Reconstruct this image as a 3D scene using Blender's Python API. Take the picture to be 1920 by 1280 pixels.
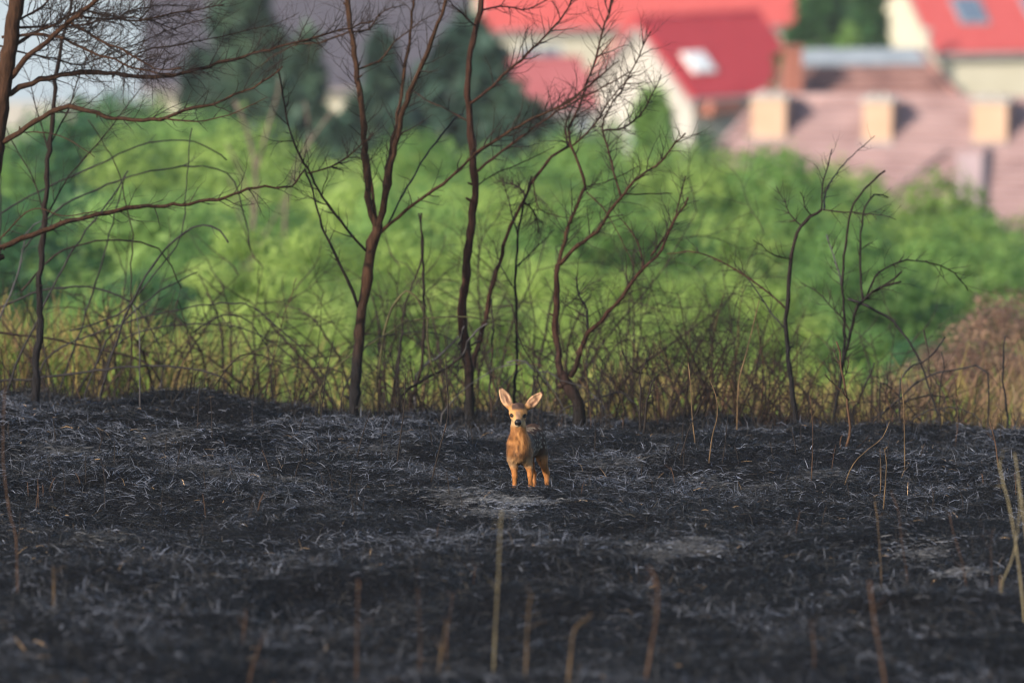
import bpy, bmesh, math, random
import numpy as np
from mathutils import Vector, Matrix, noise

for o in list(bpy.data.objects):
    bpy.data.objects.remove(o, do_unlink=True)
SC = bpy.context.scene
COL = SC.collection
rng = random.Random(7)
NR = np.random.RandomState(11)

# ------------------------------------------------------------------ camera, sky, sun
CAM_Z = 3.35
PITCH = 0.1028
FPX = 400.0 / 36.0 * 1920.0
cam_data = bpy.data.cameras.new('camera')
cam = bpy.data.objects.new('camera', cam_data)
COL.objects.link(cam)
cam.location = (0, 0, CAM_Z)
cam.rotation_euler = (math.pi / 2 - PITCH, 0, 0)
cam_data.sensor_width = 36.0
cam_data.lens = 400.0
cam_data.clip_start = 0.5
cam_data.clip_end = 4000.0
cam_data.dof.use_dof = True
cam_data.dof.focus_distance = 61.2
cam_data.dof.aperture_fstop = 3.8
SC.camera = cam

SUN_EL, SUN_AZ = math.radians(25.0), math.radians(45.0)      # azimuth: degrees left of straight behind the camera
to_sun = Vector((-math.sin(SUN_AZ) * math.cos(SUN_EL), -math.cos(SUN_AZ) * math.cos(SUN_EL), math.sin(SUN_EL)))
world = bpy.data.worlds.new('World')
SC.world = world
world.use_nodes = True
wn = world.node_tree
for n in list(wn.nodes):
    wn.nodes.remove(n)
w_out = wn.nodes.new('ShaderNodeOutputWorld')
w_bg = wn.nodes.new('ShaderNodeBackground')
w_sky = wn.nodes.new('ShaderNodeTexSky')
w_sky.sky_type = 'NISHITA'
w_sky.sun_disc = False
w_sky.sun_elevation = SUN_EL
w_sky.sun_rotation = math.atan2(to_sun.x, to_sun.y)
w_sky.air_density = 1.0
w_sky.dust_density = 1.2
w_bg.inputs['Strength'].default_value = 0.14
wn.links.new(w_sky.outputs[0], w_bg.inputs[0])
wn.links.new(w_bg.outputs[0], w_out.inputs[0])

sun_data = bpy.data.lights.new('sun', 'SUN')
sun_data.energy = 5.0
sun_data.angle = math.radians(0.6)
sun_data.color = (1.0, 0.86, 0.68)
sun = bpy.data.objects.new('sun', sun_data)
COL.objects.link(sun)
sun.rotation_euler = (-to_sun).to_track_quat('-Z', 'Y').to_euler()
sun.location = (-20, -20, 30)

SC.view_settings.view_transform = 'Standard'
SC.view_settings.look = 'None'
SC.view_settings.exposure = 0.8
SC.view_settings.gamma = 1.0
SC.view_settings.use_curve_mapping = False
SC.render.engine = 'CYCLES'
SC.cycles.use_denoising = True
SC.cycles.filter_width = 1.1
SC.cycles.max_bounces = 6
SC.cycles.transparent_max_bounces = 6
SC.cycles.volume_bounces = 0
SC.cycles.sample_clamp_indirect = 4.0

# ------------------------------------------------------------------ where things stand
CP, SP = math.cos(PITCH), math.sin(PITCH)

def P(u, v, d):
    """the point of the place seen at photo position (u, v), d metres down the hillside"""
    dx, dy = (u - 960.0) / FPX, (640.0 - v) / FPX
    t = d / (CP + dy * SP)
    return Vector((dx * t, d, CAM_Z + t * (dy * CP - SP)))

def px(d):
    return d / FPX

def smooth(a, b, x):
    t = np.clip((x - a) / (b - a), 0, 1)
    return t * t * (3 - 2 * t)

def hash2(ix, iy, s):
    h = np.sin(ix * 127.1 + iy * 311.7 + s * 74.7) * 43758.5453
    return h - np.floor(h)

def vnoise(x, y, s=0):
    ix, iy = np.floor(x), np.floor(y)
    fx, fy = x - ix, y - iy
    fx, fy = fx * fx * (3 - 2 * fx), fy * fy * (3 - 2 * fy)
    a, b = hash2(ix, iy, s), hash2(ix + 1, iy, s)
    c, d = hash2(ix, iy + 1, s), hash2(ix + 1, iy + 1, s)
    return (a * (1 - fx) + b * fx) * (1 - fy) + (c * (1 - fx) + d * fx) * fy

GY = np.array([-300, 0, 40, 46, 50, 66.4, 68.6, 70.5, 75, 85, 93, 105, 120, 150, 200, 420, 1000])
GZ = np.array([9, 1.75, .25, .05, 0, -.02, -.09, -.22, -.52, -1.02, -1.5, -2.7, -4.2, -6.0, -7.0, -7.0, -4.0])

def G(x, y):
    x, y = np.asarray(x, float), np.asarray(y, float)
    b = np.interp(y, GY, GZ) - 0.06 * y
    b = b - (0.042 * np.clip(x, -9, 9) + .008)  * smooth(50, 68, y) * (1 - smooth(90, 150, y))
    near = smooth(30, 42, y) * (1 - smooth(75, 90, y))
    m = (vnoise(x / .95, y / 1.5, 1) - .5) * .19 + (vnoise(x / .42, y / .7, 2) - .5) * .11 + (vnoise(x / .17, y / .25, 3) - .5) * .055
    flat = np.exp(-((x - .05) ** 2 / .12 + (y - 60.0) ** 2 / .35))
    far = smooth(90, 140, y)
    return b + near * m * (1 - .85 * flat) + far * (vnoise(x / 23, y / 31, 4) - .5) * .8

def Gf(x, y):
    return float(G(x, y))

def hit(u, v):
    """where the line of sight through (u, v) first meets the ground"""
    lo = 38.0
    prev = lo
    d = lo
    while d < 75:
        p = P(u, v, d)
        if p.z < Gf(p.x, p.y):
            break
        prev = d
        d += .1
    a, b = prev, d
    for _ in range(14):
        m = (a + b) / 2
        p = P(u, v, m)
        if p.z < Gf(p.x, p.y):
            b = m
        else:
            a = m
    return P(u, v, b)

# ------------------------------------------------------------------ helpers
class MB:
    def __init__(self):
        self.v, self.f, self.c = [], [], []

    def quad(self, a, b, c, d):
        i = len(self.v)
        self.v += [tuple(a), tuple(b), tuple(c), tuple(d)]
        self.f.append((i, i + 1, i + 2, i + 3))

    def poly(self, pts):
        i = len(self.v)
        self.v += [tuple(p) for p in pts]
        self.f.append(tuple(range(i, i + len(pts))))

    def prism(self, pts, off):
        """closed solid: a polygon swept by the vector off"""
        n, i = len(pts), len(self.v)
        off = Vector(off)
        self.v += [tuple(p) for p in pts] + [tuple(Vector(p) + off) for p in pts]
        self.f.append(tuple(range(i + n - 1, i - 1, -1)))
        self.f.append(tuple(range(i + n, i + 2 * n)))
        for k in range(n):
            self.f.append((i + k, i + (k + 1) % n, i + n + (k + 1) % n, i + n + k))

    def box(self, x0, x1, y0, y1, z0, z1):
        self.prism([(x0, y0, z0), (x1, y0, z0), (x1, y1, z0), (x0, y1, z0)], (0, 0, z1 - z0))

    def tube(self, pts, rad, sides=5, cap=True):
        pts = [Vector(p) for p in pts]
        n = len(pts)
        if n < 2:
            return
        i0 = len(self.v)
        t = (pts[1] - pts[0]).normalized()
        ref = Vector((0, 0, 1)) if abs(t.z) < .9 else Vector((1, 0, 0))
        nx = t.cross(ref).normalized()
        for k, p in enumerate(pts):
            t = (pts[min(k + 1, n - 1)] - pts[max(k - 1, 0)])
            if t.length < 1e-9:
                t = Vector((0, 0, 1))
            t.normalize()
            nx = nx - t * nx.dot(t)
            if nx.length < 1e-6:
                nx = t.orthogonal()
            nx.normalize()
            ny = t.cross(nx)
            for s in range(sides):
                a = 2 * math.pi * s / sides
                q = p + (nx * math.cos(a) + ny * math.sin(a)) * rad[k]
                self.v.append((q.x, q.y, q.z))
        for k in range(n - 1):
            for s in range(sides):
                a, b = i0 + k * sides + s, i0 + k * sides + (s + 1) % sides
                self.f.append((a, b, b + sides, a + sides))
        if cap:
            self.f.append(tuple(range(i0 + sides - 1, i0 - 1, -1)))
            self.f.append(tuple(range(i0 + (n - 1) * sides, i0 + n * sides)))

    def build(self, name, mat, parent=None, smooth_=False, kind=None, label=None, loc=None):
        me = bpy.data.meshes.new(name)
        me.from_pydata(self.v, [], self.f)
        if smooth_:
            me.polygons.foreach_set('use_smooth', [True] * len(me.polygons))
        me.materials.append(mat)
        me.update()
        return link(name, me, parent, kind, label, loc)

def link(name, me, parent=None, kind=None, label=None, loc=None):
    o = bpy.data.objects.new(name, me)
    COL.objects.link(o)
    if parent:
        o.parent = parent
    if kind:
        o['kind'] = kind
    if label:
        o['label'] = label
    if loc is not None:
        o.location = loc
    return o

def tag(o, label, cat, group=None):
    o['label'], o['category'] = label, cat
    if group:
        o['group'] = group
    return o

def thing(name, loc, label, cat, group=None, rotz=0.0):
    o = bpy.data.objects.new(name, None)
    o.empty_display_size = .2
    COL.objects.link(o)
    o.location = loc
    o.rotation_euler = (0, 0, rotz)
    return tag(o, label, cat, group)

def dup(root, loc, rotz, scale, label, group=None):
    r = root.copy()
    COL.objects.link(r)
    r.location, r.rotation_euler, r.scale = loc, (0, 0, rotz), scale
    r['label'] = label
    if group:
        r['group'] = group
    for ch in root.children:
        c = ch.copy()
        COL.objects.link(c)
        c.parent = r
        for g in ch.children:
            d = g.copy()
            COL.objects.link(d)
            d.parent = c
    return r

def mesh_np(name, verts, faces4, mat, cols=None, attr='Col'):
    """fast mesh from arrays; faces4: (n,4) or (n,3) int array; cols: per vertex rgb"""
    me = bpy.data.meshes.new(name)
    nv, nf, k = len(verts), len(faces4), faces4.shape[1]
    me.vertices.add(nv)
    me.vertices.foreach_set('co', np.ascontiguousarray(verts, np.float32).ravel())
    me.loops.add(nf * k)
    me.loops.foreach_set('vertex_index', np.ascontiguousarray(faces4, np.int32).ravel())
    me.polygons.add(nf)
    me.polygons.foreach_set('loop_start', np.arange(0, nf * k, k, dtype=np.int32))
    me.polygons.foreach_set('loop_total', np.full(nf, k, np.int32))
    me.update(calc_edges=True)
    if cols is not None:
        a = me.color_attributes.new(attr, 'FLOAT_COLOR', 'POINT')
        c4 = np.ones((nv, 4), np.float32)
        c4[:, :3] = cols
        a.data.foreach_set('color', c4.ravel())
    me.materials.append(mat)
    return me

# ------------------------------------------------------------------ materials
def new_mat(name):
    m = bpy.data.materials.new(name)
    m.use_nodes = True
    nt = m.node_tree
    b = nt.nodes['Principled BSDF']
    return m, nt, b

def ramp_node(nt, stops):
    r = nt.nodes.new('ShaderNodeValToRGB')
    el = r.color_ramp.elements
    while len(el) > 1:
        el.remove(el[-1])
    el[0].position, el[0].color = stops[0][0], (*stops[0][1], 1)
    for p, c in stops[1:]:
        e = el.new(p)
        e.color = (*c, 1)
    return r

def noisy(name, stops, scale=5.0, rough=.85, bump=.0, coord='Object', detail=6.0, stretch=(1, 1, 1), spec=.15):
    m, nt, b = new_mat(name)
    tc = nt.nodes.new('ShaderNodeTexCoord')
    mp = nt.nodes.new('ShaderNodeMapping')
    mp.inputs['Scale'].default_value = stretch
    nz = nt.nodes.new('ShaderNodeTexNoise')
    nz.inputs['Scale'].default_value = scale
    nz.inputs['Detail'].default_value = detail
    rp = ramp_node(nt, stops)
    nt.links.new(tc.outputs[coord], mp.inputs[0])
    nt.links.new(mp.outputs[0], nz.inputs['Vector'])
    nt.links.new(nz.outputs[0], rp.inputs[0])
    nt.links.new(rp.outputs[0], b.inputs['Base Color'])
    b.inputs['Roughness'].default_value = rough
    b.inputs['Specular IOR Level'].default_value = spec
    if bump:
        bp = nt.nodes.new('ShaderNodeBump')
        bp.inputs['Strength'].default_value = bump
        bp.inputs['Distance'].default_value = .02
        nt.links.new(nz.outputs[0], bp.inputs['Height'])
        nt.links.new(bp.outputs[0], b.inputs['Normal'])
    return m

def attr_mat(name, rough=.8, spec=.25, transl=0.0, attr='Col', bump=0.0, bscale=60):
    m, nt, b = new_mat(name)
    a = nt.nodes.new('ShaderNodeAttribute')
    a.attribute_name = attr
    nt.links.new(a.outputs['Color'], b.inputs['Base Color'])
    b.inputs['Roughness'].default_value = rough
    b.inputs['Specular IOR Level'].default_value = spec
    if transl:
        out = nt.nodes['Material Output']
        tr = nt.nodes.new('ShaderNodeBsdfTranslucent')
        mx = nt.nodes.new('ShaderNodeMixShader')
        mx.inputs[0].default_value = transl
        nt.links.new(a.outputs['Color'], tr.inputs[0])
        nt.links.new(b.outputs[0], mx.inputs[1])
        nt.links.new(tr.outputs[0], mx.inputs[2])
        nt.links.new(mx.outputs[0], out.inputs[0])
    if bump:
        nz = nt.nodes.new('ShaderNodeTexNoise')
        nz.inputs['Scale'].default_value = bscale
        tc = nt.nodes.new('ShaderNodeTexCoord')
        bp = nt.nodes.new('ShaderNodeBump')
        bp.inputs['Strength'].default_value = bump
        bp.inputs['Distance'].default_value = .01
        nt.links.new(tc.outputs['Object'], nz.inputs['Vector'])
        nt.links.new(nz.outputs[0], bp.inputs['Height'])
        nt.links.new(bp.outputs[0], b.inputs['Normal'])
    return m

def leaf_mat(name, lo, mid, hi, transl=.35):
    """leaves: each leaf its own tint, each plant its own shift"""
    m, nt, b = new_mat(name)
    a = nt.nodes.new('ShaderNodeAttribute')
    a.attribute_name = 'tint'
    oi = nt.nodes.new('ShaderNodeObjectInfo')
    ad = nt.nodes.new('ShaderNodeMath')
    ad.operation = 'MULTIPLY_ADD'
    ad.inputs[1].default_value = .45
    nt.links.new(oi.outputs['Random'], ad.inputs[0])
    sc = nt.nodes.new('ShaderNodeMath')
    sc.operation = 'MULTIPLY'
    sc.inputs[1].default_value = .55
    nt.links.new(a.outputs['Fac'], sc.inputs[0])
    nt.links.new(sc.outputs[0], ad.inputs[2])
    rp = ramp_node(nt, [(0, lo), (.5, mid), (1, hi)])
    nt.links.new(ad.outputs[0], rp.inputs[0])
    nt.links.new(rp.outputs[0], b.inputs['Base Color'])
    b.inputs['Roughness'].default_value = .55
    b.inputs['Specular IOR Level'].default_value = .3
    out = nt.nodes['Material Output']
    tr = nt.nodes.new('ShaderNodeBsdfTranslucent')
    mx = nt.nodes.new('ShaderNodeMixShader')
    mx.inputs[0].default_value = transl
    nt.links.new(rp.outputs[0], tr.inputs[0])
    nt.links.new(b.outputs[0], mx.inputs[1])
    nt.links.new(tr.outputs[0], mx.inputs[2])
    nt.links.new(mx.outputs[0], out.inputs[0])
    return m

def bark_mat(name, char, brown, h0, h1, scale=14.0):
    """burnt bark: charred black up to about knee height, browner scorched bark above, patchy border"""
    m, nt, b = new_mat(name)
    tc = nt.nodes.new('ShaderNodeTexCoord')
    sep = nt.nodes.new('ShaderNodeSeparateXYZ')
    nt.links.new(tc.outputs['Object'], sep.inputs[0])
    nz = nt.nodes.new('ShaderNodeTexNoise')
    nz.inputs['Scale'].default_value = 3.5
    nz.inputs['Detail'].default_value = 5
    nt.links.new(tc.outputs['Object'], nz.inputs['Vector'])
    ma = nt.nodes.new('ShaderNodeMath')
    ma.operation = 'MULTIPLY_ADD'
    ma.inputs[1].default_value = (h1 - h0) * 1.6
    nt.links.new(nz.outputs[0], ma.inputs[0])
    nt.links.new(sep.outputs[2], ma.inputs[2])
    mr = nt.nodes.new('ShaderNodeMapRange')
    mr.inputs['From Min'].default_value = h0 + (h1 - h0) * .8 - .08
    mr.inputs['From Max'].default_value = h1 + (h1 - h0) * .8 + .08
    nt.links.new(ma.outputs[0], mr.inputs['Value'])
    mp = nt.nodes.new('ShaderNodeMapping')
    mp.inputs['Scale'].default_value = (1, 1, .25)
    nt.links.new(tc.outputs['Object'], mp.inputs[0])
    n2 = nt.nodes.new('ShaderNodeTexNoise')
    n2.inputs['Scale'].default_value = scale * 4
    n2.inputs['Detail'].default_value = 4
    nt.links.new(mp.outputs[0], n2.inputs['Vector'])
    r1 = ramp_node(nt, [(.3, tuple(c * .6 for c in char)), (.7, tuple(c * 1.7 for c in char))])
    r2 = ramp_node(nt, [(.3, tuple(c * .5 for c in brown)), (.72, tuple(c * 1.35 for c in brown))])
    nt.links.new(n2.outputs[0], r1.inputs[0])
    nt.links.new(n2.outputs[0], r2.inputs[0])
    mx = nt.nodes.new('ShaderNodeMix')
    mx.data_type = 'RGBA'
    nt.links.new(mr.outputs[0], mx.inputs['Factor'])
    nt.links.new(r1.outputs[0], mx.inputs['A'])
    nt.links.new(r2.outputs[0], mx.inputs['B'])
    nt.links.new(mx.outputs['Result'], b.inputs['Base Color'])
    b.inputs['Roughness'].default_value = .85
    b.inputs['Specular IOR Level'].default_value = .10
    bp = nt.nodes.new('ShaderNodeBump')
    bp.inputs['Strength'].default_value = 1.0
    bp.inputs['Distance'].default_value = .012
    nt.links.new(n2.outputs[0], bp.inputs['Height'])
    nt.links.new(bp.outputs[0], b.inputs['Normal'])
    return m

M = {}
M['char_blade'] = attr_mat('charred_blades', rough=.6, spec=.14)
M['dry_blade'] = attr_mat('dry_blades', rough=.7, spec=.2, transl=.3)
M['fur'] = attr_mat('fawn_coat', rough=.75, spec=.2, bump=.35, bscale=260)
M['furstrand'] = attr_mat('fawn_hair', rough=.6, spec=.25)
M['bark'] = bark_mat('scorched_bark', (.008, .0075, .009), (.040, .0205, .0125), .35, .85)
M['bark_dark'] = bark_mat('dark_scorched_bark', (.008, .0075, .009), (.018, .0125, .0115), .5, 1.1)
M['bark_red'] = bark_mat('reddish_scorched_bark', (.009, .008, .0085), (.036, .0165, .012), .15, .5)
M['twig'] = noisy('twig_bark', [(.3, (.009, .007, .007)), (.7, (.030, .019, .016))], 30, .8)
M['cane'] = noisy('scorched_cane', [(.3, (.009, .0085, .010)), (.6, (.020, .018, .020)), (.85, (.05, .042, .040))], 7, .7)
M['cane_pale'] = noisy('ashen_cane', [(.35, (.02, .0195, .022)), (.7, (.085, .08, .088))], 9, .7)
M['cane_green'] = noisy('olive_cane', [(.3, (.03, .03, .016)), (.7, (.075, .07, .03))], 9, .7)
M['stalk_tan'] = noisy('dry_tan_stalk', [(.25, (.02, .015, .010)), (.5, (.09, .058, .03)), (.8, (.23, .155, .08))], 9, .75)
M['stalk_brown'] = noisy('dry_brown_stalk', [(.3, (.02, .012, .009)), (.55, (.065, .036, .022)), (.8, (.13, .07, .038))], 8, .8)
M['stalk_yellow'] = noisy('pale_yellow_stalk', [(.25, (.08, .065, .04)), (.6, (.20, .17, .10)), (.8, (.30, .27, .17))], 7, .7)
M['stalk_char'] = noisy('charred_stalk', [(.3, (.007, .006, .007)), (.62, (.02, .015, .013)), (.76, (.15, .085, .04))], 11, .8)
M['pale_wood'] = noisy('pale_dead_wood', [(.3, (.08, .06, .05)), (.7, (.15, .115, .10))], 5, .85)
M['green_stem'] = noisy('shrub_stem', [(.3, (.04, .035, .025)), (.7, (.10, .085, .06))], 8, .85)
M['leaf_lime'] = leaf_mat('lime_leaves', (.130, .230, .050), (.270, .395, .095), (.390, .510, .160), .5)
M['leaf_mid'] = leaf_mat('mid_green_leaves', (.055, .145, .038), (.155, .295, .076), (.275, .425, .125), .5)
M['leaf_dark'] = leaf_mat('dark_leaves', (.014, .058, .026), (.034, .105, .036), (.070, .17, .050), .25)
M['leaf_brown'] = leaf_mat('withered_leaves', (.08, .045, .036), (.145, .085, .062), (.23, .15, .10), .2)
M['leaf_blue'] = leaf_mat('spruce_needles', (.014, .040, .034), (.030, .070, .050), (.065, .115, .065), .1)

def ground_mat():
    m, nt, b = new_mat('burnt_hillside')
    geo = nt.nodes.new('ShaderNodeNewGeometry')
    sep = nt.nodes.new('ShaderNodeSeparateXYZ')
    nt.links.new(geo.outputs['Position'], sep.inputs[0])
    n1 = nt.nodes.new('ShaderNodeTexNoise')
    n1.inputs['Scale'].default_value = 1.3
    n1.inputs['Detail'].default_value = 8
    nt.links.new(geo.outputs['Position'], n1.inputs['Vector'])
    n2 = nt.nodes.new('ShaderNodeTexNoise')
    n2.inputs['Scale'].default_value = 22
    n2.inputs['Detail'].default_value = 8
    nt.links.new(geo.outputs['Position'], n2.inputs['Vector'])
    ash = ramp_node(nt, [(.3, (.003, .003, .004)), (.55, (.005, .0055, .007)), (.72, (.011, .012, .016)), (.9, (.05, .053, .062))])
    mm = nt.nodes.new('ShaderNodeMath')
    mm.operation = 'MULTIPLY_ADD'
    mm.inputs[1].default_value = .55
    sb = nt.nodes.new('ShaderNodeMath')
    sb.operation = 'MULTIPLY'
    sb.inputs[1].default_value = .5
    nt.links.new(n1.outputs[0], sb.inputs[0])
    nt.links.new(n2.outputs[0], mm.inputs[0])
    nt.links.new(sb.outputs[0], mm.inputs[2])
    nt.links.new(mm.outputs[0], ash.inputs[0])
    grn = ramp_node(nt, [(.3, (.05, .075, .02)), (.55, (.10, .12, .035)), (.75, (.16, .14, .06))])
    nt.links.new(n1.outputs[0], grn.inputs[0])
    # the fire stopped a few metres behind the crest
    ma = nt.nodes.new('ShaderNodeMath')
    ma.operation = 'MULTIPLY_ADD'
    ma.inputs[1].default_value = 4.0
    nt.links.new(n1.outputs[0], ma.inputs[0])
    nt.links.new(sep.outputs[1], ma.inputs[2])
    mr = nt.nodes.new('ShaderNodeMapRange')
    mr.inputs['From Min'].default_value = 72.5
    mr.inputs['From Max'].default_value = 74.5
    nt.links.new(ma.outputs[0], mr.inputs['Value'])
    mx = nt.nodes.new('ShaderNodeMix')
    mx.data_type = 'RGBA'
    nt.links.new(mr.outputs[0], mx.inputs['Factor'])
    nt.links.new(ash.outputs[0], mx.inputs['A'])
    nt.links.new(grn.outputs[0], mx.inputs['B'])
    nt.links.new(mx.outputs['Result'], b.inputs['Base Color'])
    b.inputs['Roughness'].default_value = .95
    b.inputs['Specular IOR Level'].default_value = .04
    bp = nt.nodes.new('ShaderNodeBump')
    bp.inputs['Strength'].default_value = .8
    bp.inputs['Distance'].default_value = .03
    nt.links.new(n2.outputs[0], bp.inputs['Height'])
    nt.links.new(bp.outputs[0], b.inputs['Normal'])
    return m

# ------------------------------------------------------------------ ground
def build_ground():
    xs = np.unique(np.concatenate([-np.geomspace(6, 900, 26), np.arange(-6, 6.01, .1), np.geomspace(6, 900, 26)]))
    ys = np.unique(np.concatenate([np.linspace(-300, 30, 12), np.arange(30, 42, .5), np.arange(42, 74, .09),
                                   np.arange(74, 130, 1.0), np.geomspace(130, 1200, 40)]))
    X, Y = np.meshgrid(xs, ys)
    Z = G(X, Y)
    nx, ny = len(xs), len(ys)
    v = np.stack([X.ravel(), Y.ravel(), Z.ravel()], 1)
    i = (np.arange(ny - 1)[:, None] * nx + np.arange(nx - 1)[None, :]).ravel()
    f = np.stack([i, i + 1, i + nx + 1, i + nx], 1)
    me = mesh_np('ground', v, f, ground_mat())
    me.polygons.foreach_set('use_smooth', [True] * len(me.polygons))
    o = link('ground', me, kind='structure')
    return o
build_ground()

# ------------------------------------------------------------------ charred grass: matted blades nobody could count
def blades(name, x, y, L, W, az, el0, curl, cols, mat, lift=0.0, roll=None, kind='stuff', label=None, cat=None):
    n = len(x)
    z = G(x, y) + lift
    p0 = np.stack([x, y, z], 1)
    h = np.stack([np.cos(az), np.sin(az), np.zeros(n)], 1)
    up = np.array([0, 0, 1.0])
    d0 = h * np.cos(el0)[:, None] + up * np.sin(el0)[:, None]
    e1 = el0 - curl
    d1 = h * np.cos(e1)[:, None] + up * np.sin(e1)[:, None]
    p1 = p0 + d0 * (L * .5)[:, None]
    p2 = p1 + d1 * (L * .5)[:, None]
    side = np.stack([-h[:, 1], h[:, 0], np.zeros(n)], 1)
    if roll is None:
        roll = NR.uniform(-1.3, 1.3, n)
    upn = np.cross(d0, side)
    wv = side * np.cos(roll)[:, None] + upn * np.sin(roll)[:, None]
    w = wv * W[:, None]
    verts = np.stack([p0 - w * .5, p0 + w * .5, p1 - w * .5, p1 + w * .5, p2 - w * .12, p2 + w * .12], 1).reshape(-1, 3)
    b = np.arange(n) * 6
    f = np.concatenate([np.stack([b, b + 1, b + 3, b + 2], 1), np.stack([b + 2, b + 3, b + 5, b + 4], 1)])
    me = mesh_np(name, verts, f, mat, np.repeat(cols, 6, axis=0))
    o = link(name, me, kind=kind)
    if label:
        tag(o, label, cat)
    return o

def build_charred_grass():
    n = 490000
    y = np.concatenate([NR.uniform(41.5, 56, int(n * .37)), NR.uniform(56, 71.2, n - int(n * .37))])
    x = NR.uniform(-1, 1, n) * (y * .0455 + .75)
    patch = vnoise(x / .55, y / .9, 5)
    patch2 = vnoise(x / 1.7, y / 2.6, 6)
    fine = vnoise(x / .16, y / .22, 7)
    L = NR.uniform(.025, .085, n) * (.7 + .7 * patch)
    W = NR.uniform(.0014, .0030, n) * np.where(y < 54, 1.3, 1.0)
    flow = vnoise(x / .8, y / .8, 8) * 7.0
    az = flow + NR.normal(0, 1.5, n)
    el = np.abs(NR.normal(.13, .25, n)) + .15 * (fine > .7)
    stand = NR.rand(n) < np.where(y < 54, .10, .05)
    el = np.where(stand, NR.uniform(.8, 1.45, n), el)
    curl = NR.uniform(.0, .8, n)
    g = np.exp(NR.normal(math.log(.0070), .75, n))
    ash_p = np.clip((patch * .55 + patch2 * .4 + fine * .4 - .66) * 2.4, 0, 1)
    pale = NR.rand(n) < (.10 + .48 * ash_p) * np.where(y < 53, .5, 1.0)
    g = np.where(pale, NR.uniform(.028, .12, n) * np.where(NR.rand(n) < .14, 1.7, 1), g)
    L = np.where(pale, L * .85, L)
    W = np.where(pale & (y > 55), NR.uniform(.0020, .0035, n), W)
    # the pale ash heaps of burnt-through tussocks
    for (u, v, r, k) in ((958, 948, .20, .85), (930, 968, .13, .5), (1290, 1035, .24, .6), (1720, 1045, .2, .6), (1800, 1075, .14, .6),
                         (1330, 905, .25, .4), (130, 855, .3, .35), (850, 945, .2, .45), (320, 825, .3, .35)):
        p = hit(u, v)
        dd = ((x - p.x) / r) ** 2 + ((y - p.y) / (r * 2.2)) ** 2
        a = (dd < 1) & (NR.rand(n) < k * np.clip(1.2 - dd, 0, 1))
        g = np.where(a, NR.uniform(.07, .24, n), g)
        L = np.where(a, L * .7, L)
        el = np.where(a, el * .5, el)
    col = np.stack([g * .85, g * .96, g * 1.28], 1)  # bluish cast: sky reflection on the char put into the blade colour
    tan = NR.rand(n) < .012
    col = np.where(tan[:, None], np.stack([g * 3.0, g * 2.0, g * 1.1], 1) + .02, col)
    lift = NR.uniform(-.012, .016, n)
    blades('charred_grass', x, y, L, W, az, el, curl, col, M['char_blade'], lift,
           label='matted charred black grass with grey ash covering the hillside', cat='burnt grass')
build_charred_grass()

def build_ash():
    # broad soft drifts of pale ash where whole tussocks burnt through
    X, Y, A = [], [], []
    for (u, v, r, n, br) in ((965, 945, .17, 5200, .24), (925, 968, .10, 1500, .16), (1290, 1030, .20, 4200, .15), (1250, 1045, .12, 1500, .12), (1720, 1045, .18, 3200, .17), (1795, 1078, .12, 1800, .20),
                             (1330, 905, .22, 2600, .11), (1400, 925, .16, 1600, .10), (130, 850, .26, 2600, .11), (320, 825, .26, 2600, .10), (850, 935, .14, 1400, .12), (400, 890, .22, 2000, .09),
                             (160, 1010, .2, 1600, .09), (1560, 890, .2, 1700, .10), (700, 850, .2, 1700, .10), (1150, 870, .2, 1700, .09), (520, 905, .18, 1500, .10)):
        p = hit(u, v)
        t, q = NR.uniform(0, 6.28, n), np.abs(NR.normal(0, .55, n))
        q = q * (.55 + .9 * vnoise(t * 1.3 + u, t * 0 + v, 33))
        x, y = p.x + np.cos(t) * q * r * 1.2, p.y + np.sin(t) * q * r * 1.9
        keep = vnoise(x / .06, y / .10, 31) * .6 + vnoise(x / .17, y / .26, 32) * .7 > .56
        X.append(x[keep]); Y.append(y[keep]); A.append(br * .62 * NR.uniform(.25, 1.25, keep.sum()))
    x, y, g = np.concatenate(X), np.concatenate(Y), np.concatenate(A)
    n = len(x)
    col = np.stack([g * .93, g * .97, g * 1.08], 1)
    blades('ash_drifts', x, y, NR.uniform(.02, .07, n), NR.uniform(.0018, .0034, n), NR.normal(.6, .7, n) + np.where(NR.rand(n) < .5, 0, 3.14), np.abs(NR.normal(.05, .15, n)), NR.uniform(0, .5, n),
           col, M['char_blade'], NR.uniform(.002, .018, n), label='soft drifts of pale grey ash lying on the burnt grass', cat='ash')
build_ash()

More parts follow.
